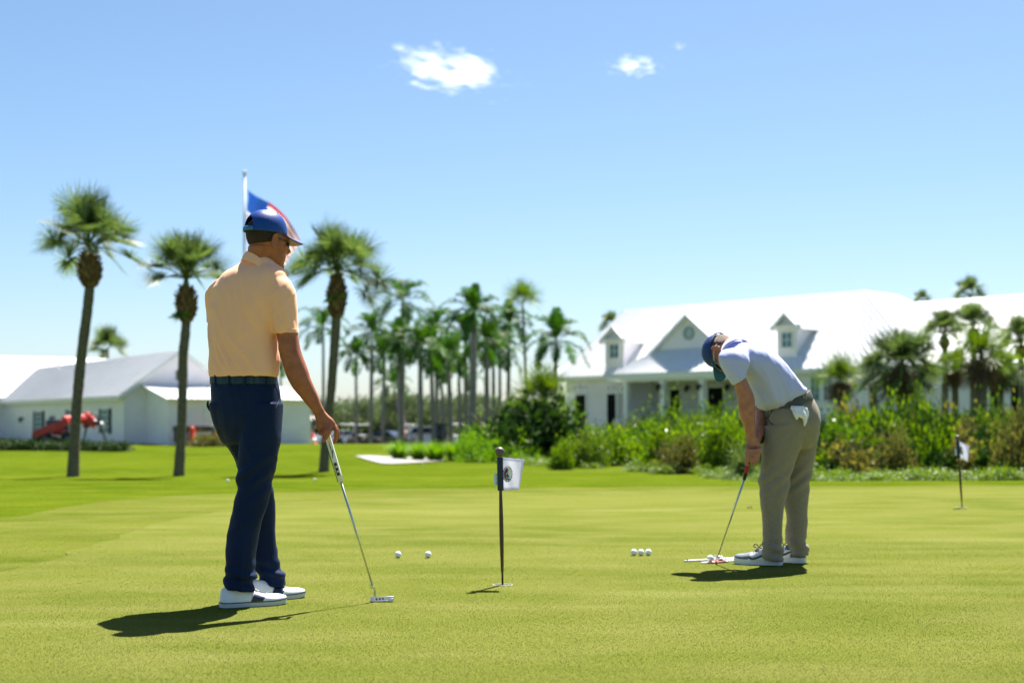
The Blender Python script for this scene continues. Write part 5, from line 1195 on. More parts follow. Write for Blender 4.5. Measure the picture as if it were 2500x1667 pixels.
rp += [(935,938,868,106,6,60,'royal palm filling the gap between the second trunk and the tall left pair',0), (1058,1052,838,110,6.5,64,'dark royal palm between the dark full crown and the black cart',2),
 (1068,1064,800,116,5.5,58,'royal palm further back showing above the black cart roof',1), (1138,1136,822,113,6.5,64,'royal palm crowding the left side of the thickest trunk',0),
 (1206,1204,842,106,6,62,'royal palm between the bright low fronds and the thin brown trunk',2)]
for a_ in rp: royal_palm(*a_)
royal_palm(1290, 1275, 735, 92, 4.2, 62, 'slender fan palm with thin reddish trunk rising above the group', 0, 22, 'fan_palm', 4, True)
for (x_, y_, Y_, sz, lab) in ((262,853,130,55,'fan palm top rising behind the long white building roof'), (1492,790,112,32,'small palm top peeking over the left end of the clubhouse roof'), (2368,716,112,44,'palm crown rising behind the clubhouse right wing ridge'), (2252,732,112,26,'tiny palm top where the two clubhouse roofs meet'), (535,880,125,24,'small palm top showing left of the standing man belt')):
    r = thing('distant_palm', lab, 'palm tree', P(x_, y_, Y_)*1, 'palm tops behind the buildings'); b0 = P(x_, y_, Y_); g_ = gz(b0.x, b0.y); r.location = (b0.x, b0.y, g_)
    m = MB(); m.tube([Vector((b0.x, b0.y, g_-.2)), Vector(b0)], [.2,.15], 10); part('trunk', m, M_trunk, r)
    o = put(FANS[(3 if x_ != 262 else 0)][0], 'crown', r); o.location = (0, 0, b0.z-g_); k = sz*Y_/F_PX/1.25; o.scale = (k,k,k)

# cabbage palms in front of the clubhouse
GQ = 'cabbage palms planted in front of the clubhouse'
def cp2(x, yb, yc, Y, tw, k, lab, fan, dead=True, rot=0): return cabbage_palm([(x, yb), (x+2, (yb+yc)/2), (x, yc+14)], Y, (x, yc), (yc+40, yc+8, tw*1.7), tw, lab, fan, k, GQ, rot, dead)
cp2(2052, 1030, 925, 58, 9, .98, 'small cabbage palm nearest the bending man, with yellow green top and brown skirt', 4, True, .5)
cp2(2200, 1050, 900, 50, 13, 1.35, 'big dark cabbage palm with a full skirt of hanging fronds near the roof corner', 3, True, 1.2)
cp2(2306, 1040, 812, 60, 7, .92, 'slender cabbage palm with bare trunk and small crown against the right wing roof', 0, False, 2.2)
cp2(2376, 1045, 795, 66, 8, 1.05, 'cabbage palm crown highest of the cluster before the right wing', 1, False, 3.0)
cp2(2396, 1060, 868, 47, 12, 1.10, 'cabbage palm with bright green heart and thick brown trunk at the right', 5, True, .2)
cp2(2330, 1050, 900, 52, 8, .7, 'half hidden small palm left of the thick trunked one', 2, True, .9)
cp2(2440, 1050, 905, 50, 8, .78, 'low palm leaning out right of the thick trunked one', 3, True, 2.9)
cp2(2492, 1050, 835, 55, 8, 1.0, 'cabbage palm cut by the right edge of the photo', 2, False, 4.2)
cp2(2130, 1035, 898, 64, 6, .62, 'little palm squeezed left of the big dark one, by the black door', 1, True, 5)

# bushes: leaf clumps in an uneven crown
def bush_np(n, seed, leaf=.06, clumps=26, flat=1., upright=0., spread=.30):
    r_ = np.random.default_rng(seed); cl = r_.normal(size=(clumps, 3)); cl /= np.linalg.norm(cl, axis=1)[:, None]; cl *= r_.uniform(.35, .92, (clumps, 1)); cl[:, 2] = np.abs(cl[:, 2])*1.0
    k = r_.integers(0, clumps, n); c = cl[k]+r_.normal(size=(n, 3))*spread*np.array([.62,.62,.55+upright]); 
    c[:, 2] = np.abs(c[:, 2])*flat
    d = r_.normal(size=(n, 3))+c*1.2+np.array([0,0,.7+upright*1.5]); d /= np.linalg.norm(d, axis=1)[:, None]
    s = np.cross(d, r_.normal(size=(n, 3))); s /= np.linalg.norm(s, axis=1)[:, None]; nn = np.cross(d, s)
    L = (leaf*r_.uniform(.7, 1.5, n))[:, None]; W = L*.32
    co = np.stack([c, c+d*L*.5-s*W+nn*L*.06, c+d*L-nn*L*.1, c+d*L*.5+s*W+nn*L*.06], 1).reshape(-1, 3)
    return co
BUSH = {}
def bush_mesh(kind, m, n, seed, **k):
    co = bush_np(n, seed, **k); me = big_mesh('foliage', co, np.arange(len(co)).reshape(-1, 4), m); return me
BUSH['yg'] = [bush_mesh('yg', M_yg, 3200, 100+i, leaf=.10) for i in range(3)]
BUSH['mid'] = [bush_mesh('mid', M_mid, 3200, 110+i, leaf=.10) for i in range(2)]
BUSH['dk'] = [bush_mesh('dk', M_dk, 3600, 120+i, leaf=.11, spread=.24) for i in range(2)]
BUSH['pale'] = [bush_mesh('pale', M_pale, 3000, 130+i, leaf=.08) for i in range(2)]
BUSH['olive'] = [bush_mesh('olive', M_olive, 2600, 140+i, leaf=.12, upright=.6) for i in range(2)]
def stems_mb(n, seed, h, r):
    rr = random.Random(seed); m = MB()
    for i in range(n):
        a = rr.uniform(0, 6.28); q_ = rr.uniform(0, .6)*r; b0 = Vector((math.cos(a)*q_, math.sin(a)*q_, -.1)); m.tube([b0, b0*1.3+Vector((0,0,h*.5)), b0*1.8+Vector((0,0,h*.85))], [.02,.016,.008], 5)
    return m
STEMS = stems_mb(9, 3, 1, 1).mesh('stems', M_twig)
def bush(px, py_base, Y, wpx, hpx, kind, lab, name='shrub', grp='shrubs in the bed before the clubhouse', var=0, cat='shrub'):
    b0 = P(px, py_base, Y); g_ = gz(b0.x, b0.y); r = thing(name, lab, cat, (b0.x, b0.y, g_), grp); s = Y/F_PX
    top = CAMZ-(py_base-hpx-HZ)*s; H = max(.3, top-g_); W = wpx*s/2
    for me_, nm in ((BUSH[kind][var % len(BUSH[kind])], 'foliage'), (STEMS, 'stems')):
        o = put(me_, nm, r); o.scale = (W*1.12, W*1.12, H*.72); o.rotation_euler = (0, 0, px*.37)
    return r
# distinct shrubs
bush(1322, 1110, 47, 330, 225, 'dk', 'large dark round shrub clump with shaggy brown sides right of the royal palms', var=0, grp=None)
cabbage_palm([(1326,1100),(1326,1030),(1326,990)], 47.5, (1326,972), None, 8, 'bright fan palm half buried in the top of the large dark clump', 4, 1.05, None, .4, False, 'bush_palm')
bush(1328, 1040, 48.6, 190, 150, 'mid', 'leafy green top of the clump under the bright fan palm', var=0, grp=None, name='shrub')
bush(1428, 1108, 38, 130, 100, 'pale', 'rounded grey green shrub right below the large dark clump', var=0)
bush(1372, 1112, 36, 60, 62, 'yg', 'small bright shrub at the foot of the dark clump', var=1)
bush(1500, 1090, 40, 150, 74, 'yg', 'yellow green shrub in front of the clubhouse left doors', var=1)
bush(1560, 1080, 42, 120, 84, 'mid', 'rounded mid green shrub before the porch railing', var=1)
bush(1632, 1080, 38, 130, 116, 'yg', 'tall bright shrub before the left porch column', var=2)
bush(1700, 1080, 37, 140, 102, 'yg', 'bright shrub between the porch columns left of the bending man head', var=0)
bush(1772, 1085, 36, 130, 110, 'yg', 'bright shrub directly behind the bending man arms', var=1)
bush(2040, 1085, 36, 150, 115, 'mid', 'green shrub immediately right of the khaki trousers', var=0)
bush(2130, 1080, 38, 130, 150, 'yg', 'tall leafy shrub below the big dark cabbage palm left side', var=2)
bush(2250, 1075, 40, 160, 130, 'dk', 'dark leafy shrub at the foot of the big dark palm', var=1)
bush(2300, 1060, 42, 110, 120, 'yg', 'bright round shrub right of the big dark palm foot', var=0)
bush(2390, 1085, 34, 130, 80, 'dk', 'dark low shrub behind the far practice flag', var=0)
bush(2460, 1075, 38, 130, 100, 'mid', 'green shrub at the right edge before the wing', var=1)
bush(2490, 1120, 30, 110, 140, 'olive', 'brown green upright shrub at the far right edge', var=0)
bush(1845, 1090, 36, 110, 110, 'yg', 'bright shrub hidden mostly behind the bending man chest', var=2)
bush(2190, 1120, 30, 100, 70, 'olive', 'olive brown upright shrub at the bed front centre right', var=1)
bush(1655, 1118, 34, 90, 62, 'olive', 'olive brown upright shrub at the bed front left of the putter hands', var=0)
bush(700, 1078, 120, 42, 22, 'yg', 'bright round bush beyond the standing man forearm', var=0, grp=None)
# clump grasses by the path end
def grass_clump(px, py, Y, wpx, hpx, lab, seed):
    b0 = P(px, py, Y); g_ = gz(b0.x, b0.y); co, fa = [], []; rr = random.Random(seed); s = Y/F_PX
    for k in range(420):
        a = rr.uniform(0, 6.28); l = rr.uniform(.0,1)**.6; strip_leaf(co, fa, Vector((math.cos(a)*.25*l*wpx*s, math.sin(a)*.25*l*wpx*s, 0)), (math.cos(a)*l*.9, math.sin(a)*l*.9, 1.1), (-math.sin(a), math.cos(a), 0), (hpx*s)*rr.uniform(.8,1.35), .012, .9*l+.2, 4)
    me = mesh_cf('ornamental_grass', co, fa, M_grassc); o = put(me, 'ornamental_grass', None, (b0.x, b0.y, g_)); tag(o, lab, 'ornamental grass', 'clumps of tall grass beside the path')
grass_clump(976, 1113, 47, 62, 42, 'leftmost tall grass clump at the corner of the concrete path', 1)
grass_clump(1022, 1112, 46, 48, 40, 'narrow middle tall grass clump beside the path', 2)
grass_clump(1062, 1113, 45.5, 62, 44, 'dark based tall grass clump right of the narrow one', 3)
grass_clump(1112, 1113, 46, 66, 44, 'fourth tall grass clump from the left beside the path', 4)
grass_clump(1160, 1115, 46, 62, 46, 'tall grass clump just left of the near flag knob', 5)
# palmetto behind the putter hands
co, fa, pm = fan_crown(16, .35, .55, 18, 91, 5, 80, .2); b0 = P(1812, 1160, 27); me = mesh_cf('crown', co, fa, M_sabal); r = thing('palmetto', 'small spiky palmetto low behind the hands of the bending man', 'palm', (b0.x, b0.y, gz(b0.x, b0.y))); o = put(me, 'fronds', r); o.location = (0,0,.12); o.scale = (.62,.62,.85); o2 = put(pm.mesh('stalks', M_petiole), 'stalks', r); o2.location = (0,0,.12); o2.scale = (.62,.62,.85)

# masses nobody could count: filling growth of the bed, ground cover, far woodland, hedge strips
def mass(name, items, m, lab, cat):
    cos = []
    for (x, y, w_, h_, seed, n, leaf, up_) in items:
        c = bush_np(n, seed, leaf=leaf/max(w_,.01)*1.0, clumps=18, upright=up_); 
        a = seed*1.7; ca, sa = math.cos(a), math.sin(a); c = np.stack([c[:,0]*ca-c[:,1]*sa, c[:,0]*sa+c[:,1]*ca, c[:,2]], 1)
        cos.append(c*np.array([w_, w_, h_])+np.array([x, y, gz(x, y)]))
    co = np.concatenate(cos); me = big_mesh(name, co, np.arange(len(co)).reshape(-1, 4), m); o = put(me, name); return tag(o, lab, cat, kind='stuff')
rr = random.Random(5)
def bed_front(px): return np.interp(px, [1150,1300,1500,1700,1900,2100,2300,2500,2700], [1124,1132,1142,1156,1176,1182,1184,1185,1186])
items_u, items_o, items_d = [], [], []
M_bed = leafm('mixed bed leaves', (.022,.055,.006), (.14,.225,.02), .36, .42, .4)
M_bedb = leafm('browned bed leaves', (.04,.045,.012), (.24,.22,.055), .3, .34, .5)
bed_top = lambda px: float(np.interp(px, [1390,1475,1543,1622,1770,2015,2150,2300,2500,2700], [1088,1064,1024,990,988,1004,992,1004,1010,1010]))
items_b = []
for k in range(230):
    px = rr.uniform(1400, 2620); t = rr.random(); yb = bed_front(px)-24-t*40; v = gp(px, yb, -.3); top = bed_top(px)*t+(yb-52)*(1-t)+rr.uniform(-9, 14)
    s_ = v[1]/F_PX; h_ = max(.3, CAMZ-(top-HZ)*s_-gz(*v)); w_ = rr.uniform(.30, .55)*(v[1]/28)
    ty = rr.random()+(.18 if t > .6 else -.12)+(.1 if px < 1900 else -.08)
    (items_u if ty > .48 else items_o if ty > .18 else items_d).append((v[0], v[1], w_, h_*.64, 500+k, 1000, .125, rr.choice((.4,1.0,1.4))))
mass('shrub_bed', items_u, M_bed, 'tangled yellow green growth filling the planting bed before the clubhouse', 'shrub bed')
mass('stemmy_plants', items_o, M_bedb, 'browned and olive upright leafy stems mixed through the planting bed', 'bedding plants')
mass('bed_gap_shade', items_d, M_dk, 'dark leaves standing for the shaded gaps in the planting bed', 'bedding plants')  # shade of the gaps put into the bed as dark leaf colour
items = []
for k in range(170):
    px = rr.uniform(1240, 2620); yb = bed_front(px)-rr.uniform(0, 26)*(1 if px > 1400 else .5); v = gp(px, yb, -.15 if px > 1850 else -.28); items.append((v[0], v[1], rr.uniform(.28,.5), rr.uniform(.10,.24), 900+k, 620, .05, .1))
mass('ground_cover', items, M_pale, 'low pale green ground cover along the front edge of the planting bed', 'ground cover')
items = []
for k in range(55):
    px = rr.uniform(1130, 1300); yb = rr.uniform(1112, 1128); v = gp(px, yb, -.36); items.append((v[0], v[1], rr.uniform(.4,.7), rr.uniform(.35,.95)*(.6+.4*(1128-yb)/16), 1300+k, 420, .08, 1.2))
mass('long_grass', items, M_grassc, 'long soft grass between the clump grasses and the dark clump', 'long grass')
items = []
for k in range(46):
    px = rr.uniform(-60, 288); Y_ = 60-px*.006+rr.uniform(-.5,.6); x = (px-1250)/F_PX*Y_; items.append((x, Y_, .6, rr.uniform(.30,.36), 1500+k, 520, .1, .3))
mass('hedge', items, M_dk, 'low clipped dark hedge along the foot of the long white building', 'hedge')
items = []
for k in range(12):
    px = rr.uniform(488, 560); Y_ = 78+rr.uniform(-.5,.6); x = (px-1250)/F_PX*Y_; items.append((x, Y_, .7, .62, 1600+k, 420, .1, .3))
for k in range(10):
    px = rr.uniform(680, 712); Y_ = 92+rr.uniform(-.5,.6); x = (px-1250)/F_PX*Y_; items.append((x, Y_, .7, .8, 1650+k, 420, .1, .3))
mass('low_planting', items, M_olive, 'reddish brown low planting either side of the navy trousers', 'bedding plants')
# far scrub woodland
def scrub_tree(x, y, H, W, seed, lab):
    r = thing('scrub_tree', lab, 'tree', (x, y, gz(x, y)), 'pale scrub trees beyond the parking lot'); rr_ = random.Random(seed); t = MB(); tips = []
    def grow(p, d, L, rad, lv):
        q_ = p+d*L; t.tube([p, p.lerp(q_, .5)+Vector((rr_.uniform(-.1,.1)*L,0,0)), q_], [rad, rad*.8, rad*.6], 6)
        if lv == 0: tips.append(q_); return
        for _ in range(3):
            dd = (d+Vector((rr_.uniform(-.9,.9), rr_.uniform(-.9,.9), rr_.uniform(-.1,.5)))).normalized(); grow(q_, dd, L*.68, rad*.55, lv-1)
    for _ in range(3): grow(Vector((x, y, gz(x, y)-.2)), Vector((rr_.uniform(-.35,.35), rr_.uniform(-.3,.3), 1)).normalized(), H*.36, .12, 3)
    part('trunk', t, mat('grey scrub bark', (.16,.14,.12), .9) if 'grey scrub bark' not in bpy.data.materials else bpy.data.materials['grey scrub bark'], r)
    r_ = np.random.default_rng(seed); tp = np.array([tuple(v) for v in tips]); n = 2600; c = tp[r_.integers(0, len(tp), n)]+r_.normal(size=(n,3))*np.array([.55,.5,.42]); d = r_.normal(size=(n,3)); d /= np.linalg.norm(d, axis=1)[:,None]; s = np.cross(d, r_.normal(size=(n,3))); s /= np.linalg.norm(s, axis=1)[:,None]; L = r_.uniform(.14,.3,(n,1))
    co = np.stack([c, c+d*L*.5-s*L*.3, c+d*L, c+d*L*.5+s*L*.3], 1).reshape(-1,3)-np.array([x, y, gz(x, y)]); o = put(big_mesh('crown', co, np.arange(len(co)).reshape(-1,4), M_farl), 'crown', r)
sp = [(835,158,'behind the two leftmost cart roofs'),(885,152,'with see through branches left of the dark car'),(940,160,'rounded, above the dark car'),(1000,156,'behind the long pale cart roof'),(1060,162,'behind the black roofed cart'),(1110,154,'left of the thickest royal palm trunk'),(1165,160,'right of the thickest royal palm trunk'),(1215,150,'bare branched, near the slender trunks'),(1262,156,'next to the large dark clump'),(760,162,'just right of the standing man hand'),(1140,170,'furthest, deep behind the group')]
for i, (px, Y_, l_) in enumerate(sp): scrub_tree((px-1250)/F_PX*Y_, Y_, 4.6+(i*37 % 7)*.22, 3, 70+i, 'grey green scrub tree '+l_)
items = []
for k in range(170):
    px = rr.uniform(560, 1400); Y_ = rr.uniform(172, 190); x = (px-1250)/F_PX*Y_; items.append((x, Y_, rr.uniform(2,3), rr.uniform(2.4,3.9)*(1 if px > 800 else .55), 1800+k, 500, .42, .3))
mass('far_woodland', items, M_farl, 'grey green line of scrub woodland closing the horizon', 'woodland')

# ------------------------------------------------------------------ vehicles and other far things
M_carw = mat('white car paint', (.75,.76,.78), .25, .6, coat=.6)
M_card = mat('dark car paint', (.02,.025,.04), .22, .6, coat=.6)
M_carb = mat('blue car paint', (.02,.07,.13), .25, .6, coat=.6)
M_cglass = mat('car glass', (.012,.018,.024), .06, .9)
M_tyre = mat('tyre rubber', (.015,.015,.016), .8)
M_cartb = mat('dark cart body', (.02,.02,.024), .3, .5, coat=.4)
M_seat = mat('tan vinyl seat', (.45,.36,.25), .6)
M_cartw = mat('cart roof plastic', (.62,.62,.60), .5)
M_lred = mat('lifter red paint', (.50,.028,.02), .4, .5, nscale=3, namt=.15)
M_rim = mat('painted wheel rim', (.12,.12,.125), .5)
M_oran = mat('safety orange plastic', (.75,.07,.01), .5)
def wheel(root, c, r, wd, axis, name='wheel'):
    a = Vector(axis).normalized(); m = MB(); c = Vector(c)
    e1 = a.cross(Vector((0,0,1))).normalized(); e2 = Vector((0,0,1)); T = [2*math.pi*i/24 for i in range(24)]
    rg = [[c+a*x+(e1*math.cos(t)+e2*math.sin(t))*q_ for t in T] for x, q_ in ((-wd/2,r*.62),(-wd/2,r*.93),(-wd*.35,r),(wd*.35,r),(wd/2,r*.93),(wd/2,r*.62))]
    m.loft(rg); w_ = part(name, m, M_tyre, root); m = MB()
    m.loft([[c+a*x+(e1*math.cos(t)+e2*math.sin(t))*q_ for t in T] for x, q_ in ((-wd*.52,r*.15),(-wd*.53,r*.6),(wd*.53,r*.6),(wd*.52,r*.15))]); part('rim', m, M_rim, w_); return w_
def car(base, ang, prof, glass, wid, paint, lab, wb=(.2,.8), L=4.7, wr=.34, grp='cars parked beyond the lawn'):
    """prof: closed side outline (x along length 0..L, z); glass: list of side window quads"""
    r = thing('parked_car', lab, 'car', base, grp); B = Vector(base); f = Vector((math.cos(ang), math.sin(ang), 0)); s = Vector((-f.y, f.x, 0))
    W_ = lambda x, y, z: B+f*(x-L/2)+s*y+Vector((0,0,z)); m = MB(); n = len(prof); rg = []
    for y, k, dz in ((-wid/2,.94,-.0),(-wid/2*.97,1,0),(wid/2*.97,1,0),(wid/2,.94,0)):
        row = []
        for x, z in prof:
            tuck = .82 if z > 1.0 else 1.0
            row.append(W_(L/2+(x-L/2)*(k if abs(y) > wid*.49 else 1), y*tuck, z if z < .5 else .5+(z-.5)*(1 if k == 1 else .97)))
        rg.append(row)
    m.loft(rg); bo = part('body', m, paint, r, True, angle=30)
    for sg in (-1, 1):
        for q_ in glass:
            g = MB(); g.add([W_(x, sg*(wid/2*.82+.012+(.0 if z > 1.2 else wid/2*.17)), z) for x, z in q_], [tuple(range(len(q_)))]); part('side_window', g, M_cglass, bo, False)
    for x in wb:
        for sg in (-1, 1): wheel(r, W_(L*x, sg*(wid/2-.1), wr), wr, .22, s)
    for x_, mm, nm in ((.02, M_carw, 'headlight'), (L-.02, M_red, 'tail_light')):
        for sg in (-1, 1): g = MB(); g.bevbox(W_(x_, sg*wid*.38, .78), (.12,.28,.14), .03, Matrix.Rotation(ang, 3, 'Z')); part(nm, g, mm, r)
    return r
SUVP = [(.0,.35),(.0,.8),(.15,.95),(1.15,1.08),(1.75,1.62),(2.4,1.74),(3.9,1.74),(4.45,1.62),(4.7,1.05),(4.7,.4),(4.3,.3),(.4,.3)]
SUVG = [[(1.35,1.12),(1.8,1.56),(2.35,1.64),(2.4,1.12)],[(2.48,1.12),(2.45,1.64),(3.3,1.66),(3.32,1.12)],[(3.42,1.12),(3.4,1.66),(4.1,1.6),(4.35,1.14)]]
SEDP = [(.0,.35),(.0,.7),(.2,.85),(1.3,.98),(2.0,1.36),(3.2,1.40),(4.0,1.05),(4.7,.98),(4.7,.4),(4.3,.28),(.4,.28)]
SEDG = [[(1.55,1.02),(2.05,1.3),(2.6,1.34),(2.6,1.02)],[(2.68,1.02),(2.68,1.34),(3.15,1.33),(3.6,1.04)]]
def gat(px, Y): x = (px-1250)/F_PX*Y; return (x, Y, gz(x, Y))
car(gat(1057,124), R(186), SUVP, SUVG, 1.95, M_carw, 'white suv parked behind the tall grass clumps, partly behind the black cart', grp='cars parked beyond the lawn')
car(gat(953,121), R(150), SEDP, SEDG, 1.85, M_card, 'dark car with rounded roof parked left of the tall grass clumps')
car(gat(742,128), R(176), SEDP, SEDG, 1.8, M_carb, 'blue car parked left of the orange cone beyond the standing man hand')
car(gat(829,127), R(10), SEDP, SEDG, 1.8, M_carw, 'pale car low behind the top of the white putter grip')
def cart(px, Y, ang, roof, body, lab, seat=M_seat):
    base = gat(px, Y); r = thing('golf_cart', lab, 'golf cart', base, 'golf carts parked beyond the lawn'); B = Vector(base); f = Vector((math.cos(ang), math.sin(ang), 0)); s = Vector((-f.y, f.x, 0)); Z = Matrix.Rotation(ang, 3, 'Z')
    W_ = lambda x, y, z: B+f*x+s*y+Vector((0,0,z))
    m = MB(); pr_ = [(-1.15,.35),(-1.2,.8),(-1.05,.95),(-.55,.95),(-.5,.42),(.35,.38),(.55,.75),(.95,.85),(1.2,.6),(1.22,.32),(.9,.25),(-.9,.25)]
    m.loft([[W_(x, y*(.96 if abs(y) > .57 else 1), z) for x, z in pr_] for y in (-.6,-.56,.56,.6)]); part('body', m, body, r, True, angle=35)
    m = MB(); m.bevbox(W_(-.1,0,1.93), (1.75,1.2,.09), .04, Z); m.bevbox(W_(-.1,0,1.985), (1.45,.9,.05), .02, Z); part('roof', m, roof, r)
    for x, y in ((.72,.5),(.72,-.5),(-.85,.5),(-.85,-.5)): m = MB(); m.tube([W_(x*1.1,y,.78), W_(x*.92,y,1.9)], .025, 8); part('roof_post', m, M_black, r)
    m = MB(); m.bevbox(W_(-.25,0,.80), (.5,1.05,.14), .05, Z); part('seat', m, seat, r); m = MB(); m.bevbox(W_(-.55,0,1.08), (.12,1.05,.42), .05, Z); part('backrest', m, seat, r)
    m = MB(); m.add([W_(.80,-.5,.85), W_(.80,.5,.85), W_(.68,.5,1.85), W_(.68,-.5,1.85)], [(0,1,2,3)]); part('windscreen', m, M_cglass, r, False)
    m = MB(); m.tube([W_(.55,.28,.75), W_(.3,.28,1.05)], .02, 6); T = [2*math.pi*i/16 for i in range(17)]; m.tube([W_(.28+.04*math.cos(t), .28+.17*math.sin(t), 1.07+.16*math.cos(t)) for t in T], .014, 6, cap=False); part('steering_wheel', m, M_black, r)
    for x in (-.75,.82):
        for y in (-.52,.52): wheel(r, W_(x,y,.23), .23, .18, s)
    return r
cart(850,122,R(188),M_cartw,M_cartb,'golf cart with grey white roof nearest the standing man hand')
cart(884,119,R(172),M_cartw,M_cartb,'golf cart with pale roof second right of the standing man hand')
cart(920,117,R(185),M_black,M_cartb,'black golf cart without pale roof left of the dark car')
cart(1002,118,R(178),M_cartw,M_carw,'golf cart with long pale roof left of the white suv')
cart(1078,112,R(262),M_black,M_cartb,'black roofed golf cart in front of the white suv')
cart(1156,118,R(180),M_black,M_cartw,'golf cart with dark roof right of the white suv')
cart(1120,126,R(170),M_cartw,M_cartb,'golf cart low behind the hedge between suv and last cart')
# seated/standing far figures are tiny: one person beside the pale roofed cart
ppx = gat(988,115); pm2 = thing('person', 'distant person in pale pink shirt beside the long roofed golf cart', 'person', ppx)
m = MB(); Bp = Vector(ppx); m.tube([Bp+Vector((0,0,.85)), Bp+Vector((0,0,1.1)), Bp+Vector((0,0,1.35)), Bp+Vector((0,0,1.48))], [.16,.17,.2,.08], 16, sub=3); m.ball(Bp+Vector((0,0,1.65)), (.085,.1,.12), 14)
for s_ in (-1,1):
    m.tube([Bp+Vector((s_*.09,0,.9)), Bp+Vector((s_*.1,-.02,.48)), Bp+Vector((s_*.1,0,.05))], [.085,.06,.045], 12, sub=2); m.tube([Bp+Vector((s_*.2,0,1.4)), Bp+Vector((s_*.25,-.03,1.12)), Bp+Vector((s_*.2,-.18,.95))], [.055,.045,.03], 10, sub=2); m.ball(Bp+Vector((s_*.1,-.06,.04)), (.05,.13,.04), 10); m.ball(Bp+Vector((s_*.2,-.2,.94)), .04, 8)
part_me('body', remeshed(m, .02, 1), M_skin2, pm2)
m = MB(); m.tube([Bp+Vector((0,0,.9)), Bp+Vector((0,0,1.1)), Bp+Vector((0,0,1.36)), Bp+Vector((0,0,1.5))], [.18,.185,.215,.09], 16, sub=3)
for s_ in (-1,1): m.tube([Bp+Vector((s_*.18,0,1.42)), Bp+Vector((s_*.24,-.02,1.2))], [.07,.065], 12)
part_me('shirt', remeshed(m, .02, 1), mat('pale pink shirt', (.75,.48,.42), .8), pm2)
m = MB(); m.tube([Bp+Vector((0,0,.75)), Bp+Vector((0,0,.98))], [.18,.17], 16)
for s_ in (-1,1): m.tube([Bp+Vector((s_*.09,0,.85)), Bp+Vector((s_*.1,-.02,.48)), Bp+Vector((s_*.1,0,.1))], [.1,.08,.07], 12, sub=2)
part_me('trousers', remeshed(m, .02, 1), M_navy, pm2)

# red telescopic lifter by the long building
YT = 61.0; q = lambda px, py, dy=0: P(px, py, YT+dy); tb_ = q(130, 1098); TB = Vector((tb_.x, YT, gz(tb_.x, YT)))
tl = thing('telescopic_lifter', 'red telescopic lifter with raised boom and grapple beside the leftmost tall palm', 'lifter', TB)
m = MB(); bx = [q(95,1060), q(95,1092), q(122,1098), q(172,1096), q(180,1075), q(150,1062), q(118,1058)]
m.loft([[v+Vector((0,y,0)) for v in bx] for y in (-.9,-.85,.85,.9)]); part('chassis', m, M_cartb, tl, True, angle=35)
m = MB(); m.loft([[v+Vector((0,y,0)) for v in (q(93,1056), q(93,1082), q(104,1096), q(112,1094), q(106,1070), q(117,1054))] for y in (-.75,.75)]); part('rear_frame', m, M_lred, tl, False)
m = MB(); a, b2 = q(104,1061), q(186,1027); dirb = (b2-a).normalized(); nb_ = Vector((-dirb.z, 0, dirb.x))
m.loft([[c+nb_*h_+Vector((0,y,0)) for h_, y in ((-.13*k,-.15),(.13*k,-.15),(.13*k,.15),(-.13*k,.15))] for c, k in ((a,1.25),(a.lerp(b2,.5),1.05),(b2,.95))]); m.v = [(v[0], v[1]-1.0, v[2]) for v in m.v]
bo3 = part('boom', m, M_lred, tl, False); m = MB(); b3 = q(232,1018); m.tube([b2-Vector((.2,1.0,0)), b2+Vector((.5,0,.1))], .2, 8); m.loft([[c+nb_*h_+Vector((0,y,0)) for h_, y in ((-.18,-.17),(.18,-.17),(.18,.17),(-.18,.17))] for c in (b2, q(205,1022), q(214,1017))]); m.loft([[c+Vector((0,y,z)) for y, z in ((-.17,-.2),(.17,-.2),(.17,.2),(-.17,.2))] for c in (q(212,1016), q(231,1034))]); part('boom_tip', m, M_lred, bo3, False)
m = MB(); m.bevbox(q(146,1062,.45), (1.0,.9,1.35), .1); cb3 = part('cab', m, M_cartb, tl); m = MB(); m.bevbox(q(146,1055,.45), (.8,.96,.6), .05); part('cab_window', m, M_cglass, cb3)
for px in (112, 168):
    for y in (-.95, .95): c = q(px, 1090, y); c.z = TB.z+.36; wheel(tl, c, .36, .26, (0,1,0))
gr = MB(); gr.tube([q(205,1040), q(215,1030), q(228,1030), q(243,1036)], [.08,.12,.11,.08], 10, sub=3); gr.tube([q(243,1032), q(250,1045)], [.12,.10], 10); gr.tube([q(214,1018), q(226,1010), q(237,1018), q(243,1032)], .035, 8, sub=3)
gp3 = part('grapple', gr, M_cartb, tl)
for i in range(3):
    t_m = MB(); dy = (i-1)*.3; t_m.tube([q(240,1038,dy), q(249,1052,dy), q(256,1068,dy), q(266,1088,dy)], [.05,.045,.04,.02], 8, sub=3); part('tine', t_m, M_cartb, gp3)
for i in range(2):
    t_m = MB(); dy = (i-.5)*.4; t_m.tube([q(213,1036,dy), q(209,1052,dy), q(206,1072,dy), q(208,1092,dy)], [.05,.045,.04,.02], 8, sub=3); part('tine', t_m, M_cartb, gp3)
m = MB(); m.ball(q(249,1042), (.11,.12,.2), 14); part('hydraulic_head', m, mat('pale grey metal', (.3,.28,.25), .5), tl)
m = MB(); m.bevbox(q(212,1034), (.28,.3,.36), .06); part('knuckle', m, M_lred, tl)

